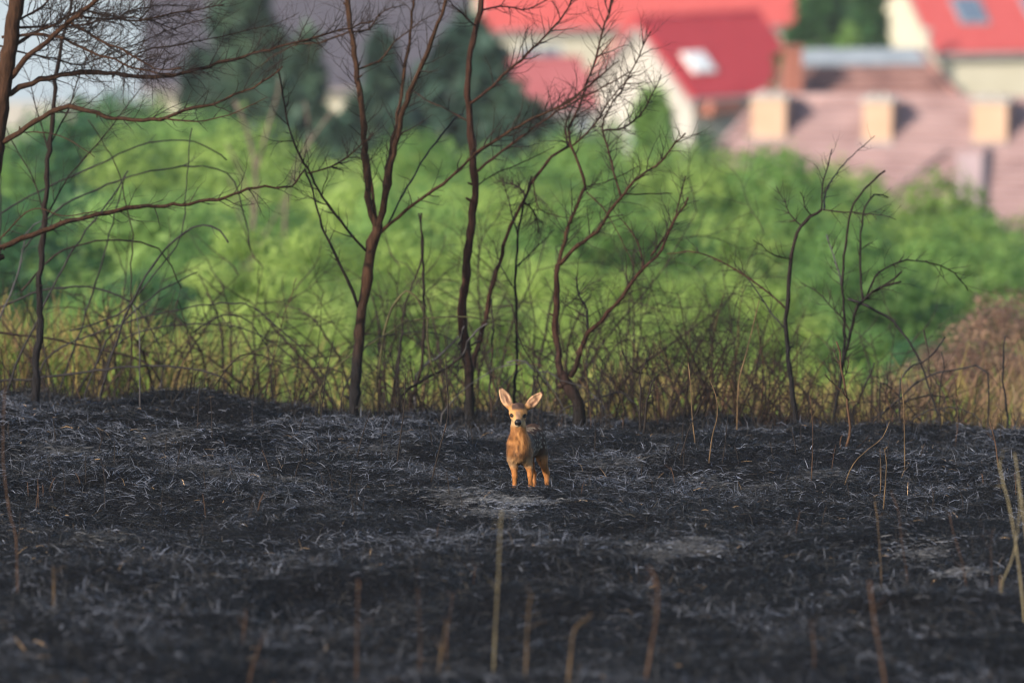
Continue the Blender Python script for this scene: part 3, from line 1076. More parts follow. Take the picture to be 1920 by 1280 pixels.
tree('burnt_tree', 'slim dark straight trunk among arching canes beside the thick edge tree', 67.5, [
    L([(66, 742), (70, 660), (76, 600), (74, 520), (80, 450), (85, 370), (90, 300), (97, 230), (104, 150), (116, 80), (130, 20), (140, -30)], (19, 7)),
    L([(92, 285), (70, 210), (55, 150), (40, 120)], (5, 2), a=0, b=.4, t=3, tl=(20, 60)),
    L([(94, 270), (130, 200), (150, 140), (190, 60), (205, 0)], (5, 3), a=0, b=.5, t=5, tl=(30, 80)),
    L([(80, 420), (130, 330), (200, 250), (260, 170), (300, 140)], (5, 2), a=0, b=.4, t=4, tl=(30, 90)),
    L([(82, 400), (60, 330), (20, 260), (0, 200)], (5, 2), a=0, b=.5, t=3, tl=(30, 90)),
], 'bark_dark', 5)

tree('burnt_tree', 'central bare tree with charred lower trunk forking into several tall limbs', 68.0, [
    L([(665, 752), (668, 690), (678, 590), (690, 505), (699, 455), (709, 425)], (25, 27)),
    L([(709, 430), (692, 385), (686, 310), (681, 240), (670, 150), (660, 70), (650, -20)], (21, 15), a=0, b=.25, t=12, tl=(25, 90)),
    L([(708, 430), (700, 380), (692, 320), (690, 290)], (11, 7), a=.05, b=.3),
    L([(711, 430), (722, 375), (737, 290), (757, 205), (786, 135), (815, 60), (845, -20)], (20, 9), a=0, b=-.3, t=9, tl=(25, 80)),
    L([(716, 410), (724, 330), (737, 260), (752, 180), (765, 95), (776, 0)], (13, 7), a=.05, b=.6, t=6, tl=(25, 70)),
    L([(712, 438), (760, 395), (830, 345), (882, 296), (930, 262), (1000, 222), (1060, 195), (1105, 160)], (11, 4), a=0, b=-.5, t=9, tl=(25, 80)),
    L([(724, 425), (770, 340), (800, 290), (850, 225), (868, 215)], (6, 5), a=.1, b=.9, t=2, tl=(25, 60), m='cane'),
    L([(692, 475), (672, 455), (640, 415), (605, 370), (578, 318), (560, 290), (540, 235), (530, 170), (522, 130)], (8, 4), a=0, b=-.5, t=8, tl=(30, 90), m='bark_dark'),
    L([(672, 576), (655, 530), (630, 478), (605, 425), (590, 372), (573, 318)], (10, 5), a=0, b=-.4, t=3, tl=(20, 60), m='stalk_char'),
    L([(577, 325), (620, 312), (650, 296), (688, 262), (700, 250)], (6, 3), a=-.4, b=-.2, t=9, tl=(20, 70)),
    L([(655, 60), (600, 80), (560, 84), (520, 100), (480, 130)], (6, 2), a=.2, b=.5, t=8, tl=(20, 60)),
    L([(672, 130), (710, 115), (740, 80), (790, 40), (830, 20)], (6, 2), a=.2, b=.4, t=7, tl=(20, 70)),
    L([(660, 60), (690, 55), (720, 20), (760, 10)], (6, 2), a=.2, b=.5, t=8, tl=(20, 60)),
], 'bark', 8)

tree('burnt_tree', 'tall slender brown tree standing behind and left of the fawn with ascending side branches', 68.6, [
    L([(878, 765), (880, 720), (874, 660), (868, 600), (870, 545), (878, 470), (886, 400), (890, 350), (886, 290), (879, 215), (876, 150), (886, 80), (900, 20), (906, -30)], (25, 13)),
    L([(884, 298), (930, 262), (990, 226), (1050, 200), (1105, 160), (1160, 115)], (9, 4), a=0, b=.5, t=9, tl=(25, 80)),
    L([(890, 325), (940, 285), (1000, 240), (1060, 200), (1120, 170), (1180, 135)], (8, 3), a=0, b=-.4, t=9, tl=(25, 80)),
    L([(880, 195), (912, 172), (945, 140), (990, 100), (1030, 60), (1065, 15), (1080, -20)], (9, 4), a=0, b=-.5, t=10, tl=(25, 80)),
    L([(878, 228), (840, 206), (800, 188), (765, 165)], (5, 2), a=0, b=.4, t=4, tl=(20, 60)),
    L([(902, 20), (940, 12), (990, 18), (1030, -5)], (6, 3), a=0, b=.4, t=5, tl=(20, 60)),
    L([(894, 50), (860, 20), (830, -10)], (6, 3), a=0, b=-.4, t=4, tl=(20, 60)),
    L([(892, 350), (930, 325), (980, 305), (1040, 275)], (4, 2), a=0, b=.5, t=4, tl=(20, 70)),
], 'bark_red', 12)

tree('burnt_tree', 'leaning reddish stem with ragged twig clusters behind the slender tree', 69.2, [
    L([(884, 700), (895, 655), (908, 600), (922, 540), (945, 460), (965, 410), (985, 370), (1005, 330), (1035, 292), (1070, 272)], (15, 6)),
    L([(984, 372), (975, 350), (950, 345), (940, 336)], (7, 2), a=0, b=.2, t=12, tl=(10, 40), m='twig'),
    L([(982, 380), (1000, 395), (1012, 440)], (6, 2), a=0, b=.2, t=12, tl=(15, 60)),
    L([(1065, 275), (1060, 240), (1075, 200), (1090, 180)], (6, 3), a=0, b=.3, t=8, tl=(20, 70)),
    L([(1000, 338), (1010, 390), (1045, 405), (1080, 410)], (4, 2), a=0, b=-.4, t=4, tl=(20, 60)),
], 'bark_red', 14)

tree('burnt_tree', 'thin grey black pole of a tree directly above the ears of the fawn', 68.9, [
    L([(964, 742), (969, 650), (968, 580), (966, 510), (971, 450), (978, 400), (988, 360), (998, 330)], (9, 5)),
    L([(970, 440), (960, 400), (950, 360), (935, 330)], (5, 2), a=0, b=.4, t=6, tl=(20, 60)),
    L([(968, 500), (1000, 470), (1040, 430)], (4, 2), a=0, b=.3, t=4, tl=(20, 60)),
    L([(967, 545), (940, 500), (925, 450)], (4, 2), a=0, b=.3, t=4, tl=(20, 70)),
], 'bark_dark', 17)

tree('burnt_tree', 'multi stemmed bare tree right of the fawn spreading like a fan of long branches', 68.3, [
    L([(1087, 772), (1074, 735), (1060, 712), (1051, 700)], (34, 24)),
    L([(1052, 708), (1046, 660), (1042, 610), (1043, 540), (1046, 495)], (19, 15), a=0, b=.1, t=3, tl=(20, 50)),
    L([(1046, 500), (1062, 440), (1078, 395), (1098, 350)], (12, 10), a=.1, b=.2, t=6, tl=(20, 80), m='bark'),
    L([(1098, 352), (1086, 310), (1071, 272), (1066, 240), (1085, 200), (1098, 160), (1118, 110), (1130, 60), (1150, 0)], (9, 5), a=.2, b=.5, t=14, tl=(20, 80)),
    L([(1050, 495), (1085, 460), (1118, 435), (1145, 395), (1168, 365), (1200, 330), (1243, 302), (1265, 270), (1285, 250)], (13, 4), a=.1, b=-.4, t=12, tl=(20, 80), m='bark'),
    L([(1164, 368), (1150, 320), (1140, 275), (1128, 240), (1150, 190), (1165, 170), (1190, 120), (1220, 60)], (7, 3), a=-.1, b=.4, t=16, tl=(20, 80)),
    L([(1070, 275), (1110, 240), (1150, 180), (1185, 140)], (6, 3), a=.3, b=.0, t=10, tl=(20, 70)),
    L([(1130, 245), (1170, 240), (1200, 215), (1222, 180), (1240, 140)], (6, 3), a=.1, b=.5, t=9, tl=(20, 80)),
    L([(1166, 365), (1220, 363), (1260, 363)], (5, 3), a=0, b=.3),
    L([(1070, 705), (1085, 672), (1103, 625), (1130, 600), (1165, 555), (1200, 512), (1240, 468), (1262, 420), (1290, 370)], (15, 5), a=0, b=-.5, t=10, tl=(20, 80)),
    L([(1205, 505), (1200, 470), (1185, 435), (1150, 395)], (5, 2), a=-.25, b=0, t=4, tl=(20, 60)),
    L([(1220, 480), (1260, 420), (1275, 370), (1285, 330)], (6, 3), a=-.3, b=0, t=6, tl=(20, 60)),
    L([(1102, 622), (1100, 580), (1085, 550), (1080, 520)], (8, 4), a=-.1, b=.3, t=6, tl=(20, 80), m='bark_dark'),
    L([(1095, 350), (1140, 340), (1200, 310)], (4, 2), a=.2, b=.7, t=3, tl=(20, 50)),
    L([(1100, 360), (1130, 390), (1160, 440), (1190, 500)], (4, 2), a=.2, b=-.4, t=4, tl=(20, 60)),
], 'bark_red', 21)

tree('burnt_sapling', 'slim dark sapling bending right at its top above the scorched thicket', 67.6, [
    L([(1492, 788), (1486, 730), (1478, 670), (1474, 600), (1478, 540), (1484, 480), (1490, 450), (1503, 425), (1520, 405), (1540, 393)], (13, 7)),
    L([(1540, 393), (1580, 397), (1620, 400), (1650, 402), (1680, 412)], (5, 2), a=0, b=-.3, t=4, tl=(15, 50)),
    L([(1503, 424), (1480, 400), (1472, 380), (1455, 350)], (4, 2), a=0, b=.2, t=5, tl=(15, 50)),
    L([(1522, 404), (1510, 390), (1506, 372), (1500, 360)], (4, 2), a=0, b=-.1, t=2, tl=(10, 40)),
    L([(1540, 393), (1542, 350), (1552, 310), (1560, 280)], (5, 3), a=0, b=.3, t=3, tl=(15, 50)),
    L([(1545, 392), (1552, 350), (1590, 300), (1640, 255)], (6, 2), a=0, b=.8, t=3, tl=(15, 50), m='cane'),
    L([(1484, 487), (1450, 478), (1430, 462), (1412, 450)], (4, 2), a=0, b=-.3, t=2, tl=(15, 40)),
    L([(1475, 580), (1430, 540), (1380, 505), (1330, 480), (1290, 472), (1250, 476)], (6, 3), a=0, b=.3, t=5, tl=(15, 60), m='bark'),
    L([(1474, 618), (1445, 585), (1425, 555), (1400, 520), (1385, 505)], (5, 2), a=0, b=.2, t=3, tl=(15, 50), m='cane'),
], 'bark_dark', 25, cat='burnt sapling')

tree('burnt_sapling', 'sapling with two upright stems and a crooked right arm inside the right thicket', 68.2, [
    L([(1562, 795), (1574, 720), (1582, 660), (1583, 600), (1580, 540), (1583, 480), (1588, 430), (1595, 395), (1610, 370), (1635, 340), (1660, 320)], (9, 5)),
    L([(1578, 690), (1592, 640), (1602, 590), (1620, 560), (1650, 540), (1690, 528)], (10, 5), a=0, b=-.3, t=6, tl=(20, 60)),
    L([(1618, 562), (1612, 500), (1614, 440), (1622, 390), (1640, 365), (1665, 370)], (7, 4), a=-.1, b=.3, t=4, tl=(15, 60)),
    L([(1625, 555), (1640, 520), (1660, 502), (1700, 488), (1750, 494), (1790, 512), (1815, 545)], (6, 3), a=-.15, b=.4, t=6, tl=(15, 60)),
    L([(1640, 545), (1680, 520), (1690, 510)], (6, 5), a=-.2, b=-.4),
    L([(1583, 600), (1555, 570), (1530, 545), (1500, 530)], (4, 2), a=0, b=.3, t=4, tl=(20, 60)),
    L([(1582, 560), (1575, 520), (1560, 470), (1550, 440)], (5, 3), a=0, b=.4, t=4, tl=(20, 60), m='cane_pale'),
], 'bark_dark', 29, cat='burnt sapling')

tree('burnt_sapling', 'knobbly reddish sapling with short stub twigs rooted in the open burnt grass', 64.3, [
    L([(1573, 905), (1578, 860), (1588, 830), (1593, 800), (1590, 760), (1586, 730), (1578, 690), (1575, 660), (1568, 640)], (8, 4)),
    L([(1579, 862), (1576, 830), (1580, 815)], (5, 3), a=0, b=.0),
    L([(1592, 750), (1570, 725), (1555, 712), (1546, 702)], (4, 2), a=0, b=-.15, t=2, tl=(8, 20)),
    L([(1583, 705), (1590, 690), (1592, 670)], (3, 2), a=0, b=.1, t=4, tl=(8, 22)),
    L([(1579, 690), (1568, 670), (1562, 648)], (3, 2), a=0, b=.1, t=5, tl=(8, 22)),
    L([(1580, 862), (1600, 845), (1618, 830), (1630, 815)], (4, 2), a=0, b=.1),
], 'stalk_brown', 33, cat='burnt sapling')

tree('burnt_sapling', 'small charred sapling with budded twigs to the right of the fawn', 65.3, [
    L([(1200, 812), (1201, 770), (1201, 730), (1200, 700), (1208, 685), (1212, 672)], (6, 4)),
    L([(1200, 700), (1186, 692), (1175, 678), (1165, 656)], (3.5, 2.5), a=0, b=-.1, t=1, tl=(6, 12)),
    L([(1210, 680), (1225, 665), (1230, 650)], (3, 1.5), a=0, b=.1, t=7, tl=(8, 26)),
    L([(1202, 728), (1225, 712), (1240, 698), (1258, 685)], (3, 1.5), a=0, b=.1, t=5, tl=(8, 20)),
], 'stalk_char', 35, cat='burnt sapling')

tree('burnt_sapling', 'forked charred sapling beside the budded one right of the fawn', 64.6, [
    L([(1206, 830), (1209, 790), (1213, 750), (1219, 732), (1222, 716), (1228, 712)], (7, 4)),
    L([(1218, 734), (1230, 728), (1245, 720)], (4, 2), a=0, b=-.1, t=1, tl=(6, 12)),
    L([(1214, 748), (1222, 744), (1224, 738)], (3, 2), a=0, b=.05),
], 'stalk_char', 36, cat='burnt sapling')

# ------------------------------------------------------------------ brambles: arching canes
def bramble(label, D, canes, seed):
    r = random.Random(seed)
    u0, v0 = canes[0][0][0]
    b = P(u0, v0, D)
    base = Vector((b.x, b.y, Gf(b.x, b.y)))
    root = thing('burnt_bramble', base, label, 'bramble')
    S = px(D)
    for (pts, w, mat) in canes:
        off = r.uniform(-.9, .9)
        dr = r.uniform(-.5, .5)
        n = len(pts)
        q = [P(u, v, D + off + dr * i / n) - base for i, (u, v) in enumerate(pts)]
        for e in (0, -1):
            g = Gf(q[e].x + base.x, q[e].y + base.y) - base.z
            if pts[e][1] > 690 and q[e].z > g:
                foot = Vector((q[e].x, q[e].y, g - .05))
                q = [foot] + q if e == 0 else q + [foot]
        path = wobble(spline(q, .06, r), .006, r)
        m = len(path)
        mb = MB()
        mb.tube(path, [S * .34 * w * (1 - .45 * k / m) * r.uniform(.85, 1.15) for k in range(m)], 5)
        for _ in range(r.randrange(1, 5)):
            k = r.randrange(m // 3, m - 2)
            d = (path[k + 1] - path[k]).normalized()
            s = d.orthogonal().normalized()
            s.rotate(Matrix.Rotation(r.uniform(0, 6.28), 3, d))
            twig(mb, path[k], d + s * .8, S * r.uniform(15, 60), S * .8, r, 1)
        mb.build('cane', M[mat], root, smooth_=True)
    return root

def rand_canes(n, u0, u1, v0, r, spread=160, height=(120, 260), mats=('cane', 'twig', 'twig', 'stalk_brown')):
    """canes of every habit: upright, leaning, bowed over, broken"""
    out = []
    for _ in range(n):
        u = r.uniform(u0, u1)
        s = r.choice((-1, 1)) * r.uniform(.15, 1) * spread
        h = r.uniform(*height)
        j = lambda k: r.uniform(-k, k)
        habit = r.random()
        if habit < .35:      # bowed over
            p = [(u, v0), (u + s * .10 + j(8), v0 - h * .5), (u + s * .34 + j(10), v0 - h * .9), (u + s * .7 + j(14), v0 - h + j(10)), (u + s * 1.05 + j(14), v0 - h * r.uniform(.7, .95))]
        elif habit < .75:    # leaning, nearly straight
            p = [(u, v0), (u + s * .15 + j(5), v0 - h * .4), (u + s * .32 + j(8), v0 - h * .8), (u + s * .45 + j(10), v0 - h * 1.1)]
        else:                # upright, kinked
            p = [(u, v0), (u + j(8), v0 - h * .4), (u + j(16), v0 - h * .75), (u + j(24), v0 - h)]
        out.append((p, r.uniform(1.8, 3.4), r.choice(mats)))
    return out

rr = random.Random(77)
bramble('large burnt bramble of arching grey canes round the slim dark trunk', 68.8, [
    ([(60, 745), (83, 677), (140, 640), (227, 607), (350, 577), (433, 568), (473, 577), (530, 622), (600, 690), (622, 735)], 5, 'cane'),
    ([(-30, 618), (80, 634), (167, 650), (267, 677), (295, 705), (307, 740)], 8, 'twig'),
    ([(-40, 720), (67, 710), (180, 695), (273, 687), (350, 690), (417, 707), (440, 742)], 8, 'cane'),
    ([(190, 745), (215, 650), (300, 613), (400, 608), (470, 620), (540, 665), (600, 745)], 5, 'cane'),
    ([(360, 625), (400, 597), (435, 590), (470, 605), (500, 650), (530, 700), (545, 750)], 4, 'cane'),
    ([(-60, 440), (60, 365), (200, 300), (280, 268), (345, 262), (400, 280), (425, 300)], 6, 'cane'),
    ([(40, 470), (120, 385), (220, 340), (300, 318), (380, 312), (425, 325), (450, 370), (470, 470)], 6, 'cane'),
    ([(190, 740), (215, 650), (250, 560), (285, 500), (315, 462), (345, 438), (380, 423), (412, 432), (428, 455)], 8, 'cane'),
    ([(40, 545), (100, 480), (160, 455), (220, 449), (280, 460), (310, 480), (340, 540)], 6, 'twig'),
    ([(-30, 590), (60, 550), (140, 538), (200, 545), (260, 580), (300, 650)], 7, 'cane'),
    ([(10, 740), (50, 640), (100, 540), (150, 450), (210, 370), (240, 320)], 7, 'cane'),
    ([(110, 740), (150, 620), (190, 500), (215, 400), (235, 330)], 6, 'cane'),
    ([(-20, 640), (30, 520), (50, 440), (80, 415), (110, 440)], 6, 'cane_pale'),
    ([(0, 480), (0, 420), (3, 330)], 5, 'cane'),
    ([(240, 740), (247, 640), (245, 520), (250, 440), (240, 400), (225, 330), (190, 260), (165, 225)], 5, 'twig'),
    ([(160, 740), (200, 640), (280, 560), (330, 530), (370, 510)], 7, 'cane'),
    ([(130, 620), (220, 590), (300, 500), (340, 440), (350, 330), (360, 240)], 5, 'cane'),
    ([(330, 745), (420, 690), (480, 660), (520, 640)], 5, 'cane_green'),
    ([(390, 745), (420, 700), (450, 668), (490, 667), (560, 690), (640, 700)], 4, 'twig'),
] + rand_canes(15, 10, 600, 745, rr, 150, (80, 210)), 41)

bramble('low burnt bramble arching between the central forked tree and the slender tree', 69.0, [
    ([(600, 735), (625, 690), (700, 640), (760, 605), (840, 592), (900, 598), (945, 612)], 5, 'cane_green'),
    ([(640, 745), (690, 645), (730, 630), (800, 622), (850, 640), (880, 690)], 4, 'cane'),
    ([(700, 750), (712, 690), (720, 620), (735, 575), (755, 550), (770, 549), (788, 568), (800, 600), (803, 650), (812, 690), (830, 750)], 8, 'cane_green'),
    ([(750, 745), (790, 715), (850, 680), (880, 650), (900, 640)], 9, 'twig'),
    ([(780, 700), (820, 670), (850, 640), (870, 625)], 7, 'cane_pale'),
    ([(866, 668), (876, 650), (880, 635), (893, 620), (914, 606)], 8, 'cane_pale'),
    ([(860, 645), (866, 630), (870, 612)], 7, 'cane_pale'),
    ([(740, 750), (745, 700), (752, 640), (760, 570), (790, 480), (785, 400)], 7, 'twig'),
    ([(918, 750), (920, 690), (924, 620), (922, 560)], 7, 'stalk_char'),
    ([(735, 750), (742, 700), (748, 660), (756, 620)], 9, 'stalk_char'),
    ([(770, 750), (790, 690), (795, 560), (792, 470), (790, 400)], 11, 'twig'),
] + rand_canes(13, 640, 960, 755, rr, 100, (60, 190)), 43)

bramble('pale silvery canes bowed over the crest above the back of the fawn', 68.2, [
    ([(830, 775), (880, 722), (930, 692), (985, 682), (1012, 700), (1040, 738), (1060, 772)], 3.5, 'cane_pale'),
    ([(950, 680), (985, 676), (1003, 697), (1030, 697), (1050, 712), (1085, 722), (1115, 742), (1135, 770)], 4, 'cane_pale'),
    ([(1000, 705), (1012, 730), (1018, 770)], 5, 'cane'),
    ([(925, 770), (945, 720), (980, 690)], 5, 'cane'),
    ([(1050, 770), (1110, 750), (1160, 735), (1180, 745), (1200, 775)], 6, 'cane'),
    ([(960, 570), (975, 640), (1010, 700), (1050, 765)], 4, 'twig'),
    ([(960, 640), (1010, 660), (1060, 700), (1100, 760)], 4, 'twig'),
] + rand_canes(13, 960, 1180, 768, rr, 110, (50, 180)), 45)

bramble('burnt bramble with one tall cane arching over to the right by the reddish bank', 68.4, [
    ([(1590, 560), (1625, 572), (1660, 592), (1690, 620), (1720, 670), (1740, 720), (1752, 760), (1765, 800)], 8, 'cane'),
    ([(1650, 718), (1680, 740), (1710, 770), (1735, 800)], 6, 'stalk_char'),
    ([(1630, 795), (1680, 760), (1740, 742), (1790, 752), (1800, 800)], 6, 'cane'),
    ([(1640, 795), (1700, 735), (1730, 710), (1800, 690), (1850, 700)], 7, 'cane'),
    ([(1700, 795), (1740, 770), (1800, 765), (1840, 790)], 5, 'cane'),
    ([(1690, 710), (1740, 670), (1772, 632)], 6, 'cane'),
    ([(1732, 618), (1740, 660), (1744, 700)], 4, 'twig'),
    ([(1763, 725), (1770, 690), (1765, 660)], 5, 'stalk_char'),
    ([(1890, 805), (1884, 740), (1880, 690), (1885, 630)], 7, 'cane'),
    ([(1600, 780), (1620, 730), (1640, 680)], 8, 'cane'),
    ([(1660, 790), (1720, 795), (1750, 800)], 9, 'stalk_char'),
] + rand_canes(15, 1540, 1830, 800, rr, 90, (40, 130)), 47)

# ------------------------------------------------------------------ scorched thicket shrubs
def shrub_proto(seed, nst, hgt, mat, label):
    r = random.Random(seed)
    root = thing('scorched_shrub', (0, 0, 0), label, 'burnt shrub', 'leafless scorched shrubs along the crest')
    for _ in range(nst):
        a, lean = r.uniform(0, 6.28), r.uniform(.1, .75)
        d = Vector((math.cos(a) * lean, math.sin(a) * lean, 1)).normalized()
        Lh = hgt * r.uniform(.55, 1.1)
        p = Vector((math.cos(a) * .05, math.sin(a) * .05, -.05))
        n = 9
        pts, rs = [p], [r.uniform(.004, .008)]
        tw = MB()
        for i in range(n):
            d = (d + Vector((r.uniform(-.2, .2), r.uniform(-.2, .2), r.uniform(-.22, .12)))).normalized()
            p = p + d * Lh / n
            pts.append(p)
            rs.append(rs[0] * (1 - .75 * (i + 1) / n))
            if i > 1 and r.random() < .8:
                s = d.orthogonal().normalized()
                s.rotate(Matrix.Rotation(r.uniform(0, 6.28), 3, d))
                twig(tw, p, d * .6 + s, Lh * r.uniform(.18, .42), .0024, r, 2, up=.0)
        mb = MB()
        mb.tube(pts, rs, 5)
        o = mb.build('stem', M[mat], root, smooth_=True)
        tw.build('twigs', M['twig'], o, kind='stuff')
    return root

LAND = [(-400, 'behind the thick edge trunk'), (45, 'behind the slim dark trunk'), (150, 'right of the slim dark trunk'), (260, 'under the long branch'), (350, 'left of the pale dead tree'),
        (430, 'by the pale dead tree'), (560, 'just left of the central forked tree'), (655, 'behind the central forked tree'), (745, 'just right of the central forked tree'),
        (835, 'behind the tall slender tree'), (920, 'above the fawn'), (1010, 'behind the fan shaped tree'), (1110, 'right of the fan shaped tree'), (1215, 'below the gabled house'),
        (1320, 'below the crimson roof'), (1420, 'behind the bending sapling'), (1530, 'behind the two stemmed sapling'), (1640, 'below the middle chimney'), (1740, 'left of the right hand chimney'),
        (1840, 'below the right hand chimney'), (1925, 'cut by the frame at the right')]
def landmark(u):
    return [t for a_, t in LAND if u >= a_][-1]
taken = set()
def unique(lab):
    k, out = 0, lab
    extra = ('', ' second from the left', ' third from the left', ' fourth from the left', ' fifth from the left', ' sixth from the left')
    while out in taken:
        k += 1
        out = lab + ','+ extra[k]
    taken.add(out)
    return out

protos = [shrub_proto(51, 7, .95, 'twig', ''), shrub_proto(52, 6, .7, 'stalk_brown', ''), shrub_proto(53, 8, .55, 'twig', ''), shrub_proto(54, 5, .42, 'stalk_char', '')]
used = set()
SHRUBS = [  # u, depth, prototype, scale
    (1225, 69.4, 0, 1.0), (1262, 70.2, 1, 1.15), (1300, 69.0, 0, .92), (1335, 70.5, 1, 1.2), (1365, 69.3, 0, .95), (1405, 70.0, 1, 1.1), (1432, 69.0, 2, 1.2),
    (1190, 70.0, 2, 1.1), (1250, 68.6, 2, 1.0), (1310, 71.2, 0, 1.05), (1465, 69.6, 1, .85), (1510, 69.0, 2, 1.0), (1540, 70.0, 3, 1.2),
    (1610, 69.4, 2, 1.0), (1650, 69.0, 3, 1.0), (1700, 69.2, 3, 1.1), (1760, 69.4, 3, .9), (1820, 69.2, 3, .8),
    (880, 73.0, 0, 1.7), (980, 74.0, 0, 1.9), (1060, 73.5, 2, 2.4), (1130, 74.0, 0, 1.6), (1200, 73.0, 0, 1.5), (1380, 73.5, 0, 1.5),
    (700, 73.5, 2, 2.2), (790, 74.0, 0, 1.5), (520, 73.5, 2, 1.9), (420, 74.0, 2, 2.3), (250, 73.5, 2, 2.4), (140, 73.0, 0, 1.6),  (1340, 72.5, 1, 1.4), (1550, 73.0, 2, 1.9), (1630, 73.5, 2, 1.8),
    (20, 69.0, 2, .9), (110, 69.6, 3, 1.1), (190, 69.3, 3, .9), (290, 69.4, 3, 1.0), (380, 69.6, 2, .7), (470, 69.2, 3, 1.0), (545, 69.4, 3, .9),
    (620, 69.4, 3, .9), (720, 69.6, 2, .9), (775, 69.3, 2, 1.0), (820, 69.8, 3, 1.3), (930, 69.6, 2, .9), (1000, 69.9, 2, .9), (1130, 69.5, 2, .9), (1160, 69.0, 3, 1.0)]
for i, (u, D, k, s) in enumerate(sorted(SHRUBS)):
    b = P(u, 760, D)
    loc = (b.x, b.y, Gf(b.x, b.y))
    size = ('tall tangled', 'reddish brown', 'low bushy', 'small stubby')[k]
    lab = unique(f'{size} scorched shrub {landmark(u)}')
    rot = rng.uniform(0, 6.28)
    if k not in used:
        o = protos[k]
        o.location, o.rotation_euler, o.scale = loc, (0, 0, rot), (s, s, s)
        o['label'] = lab
        used.add(k)
    else:
        dup(protos[k], loc, rot, (s, s, s * rng.uniform(.85, 1.15)), lab)

# ------------------------------------------------------------------ single stalks
def stalk(label, pts, D, w, mat, seed, group=None, twigs=0, cat='stalk', wt=None, name='dry_stalk'):
    """a stalk whose visible points are given from foot to tip; rooted in the ground at depth D (None: foot is on the ground in view)"""
    r = random.Random(seed)
    if D is None:
        f = hit(*pts[0])
        D = f.y
    S = px(D)
    w = w * (.42 if D < 55 else .72)
    if D < 52.5:
        twigs = max(2, twigs)
    q = [P(u, v, D + .04 * i) for i, (u, v) in enumerate(pts)]
    base = Vector((q[0].x, q[0].y, Gf(q[0].x, q[0].y)))
    if q[0].z > base.z:
        q.insert(0, Vector((q[0].x + (q[0].x - q[1].x) * .2, q[0].y, base.z)))
    base = Vector((q[0].x, q[0].y, Gf(q[0].x, q[0].y)))
    q[0] = Vector((q[0].x, q[0].y, base.z - .04))
    path = wobble(spline([p - base for p in q], .035, r), S * .35, r)
    n = len(path)
    wt = w * .45 if wt is None else wt
    rad = [S * .5 * (w + (wt - w) * k / (n - 1)) * (1.25 if k % 6 == 0 else 1) for k in range(n)]
    mb = MB()
    mb.tube(path, rad, 6)
    for j in range(twigs):
        k = r.randrange(n // 2, n - 1)
        d = (path[k] - path[k - 1]).normalized()
        s = d.orthogonal().normalized()
        s.rotate(Matrix.Rotation(r.uniform(0, 6.28), 3, d))
        twig(mb, path[k], d + s * .9, S * (r.uniform(14, 44) if D < 52.5 else r.uniform(8, 26)), rad[k] * .6, r, 1, up=-.15 if D < 52.5 else .2)
    o = mb.build(name, M[mat], None, smooth_=True, loc=base)
    return tag(o, label, cat, group)

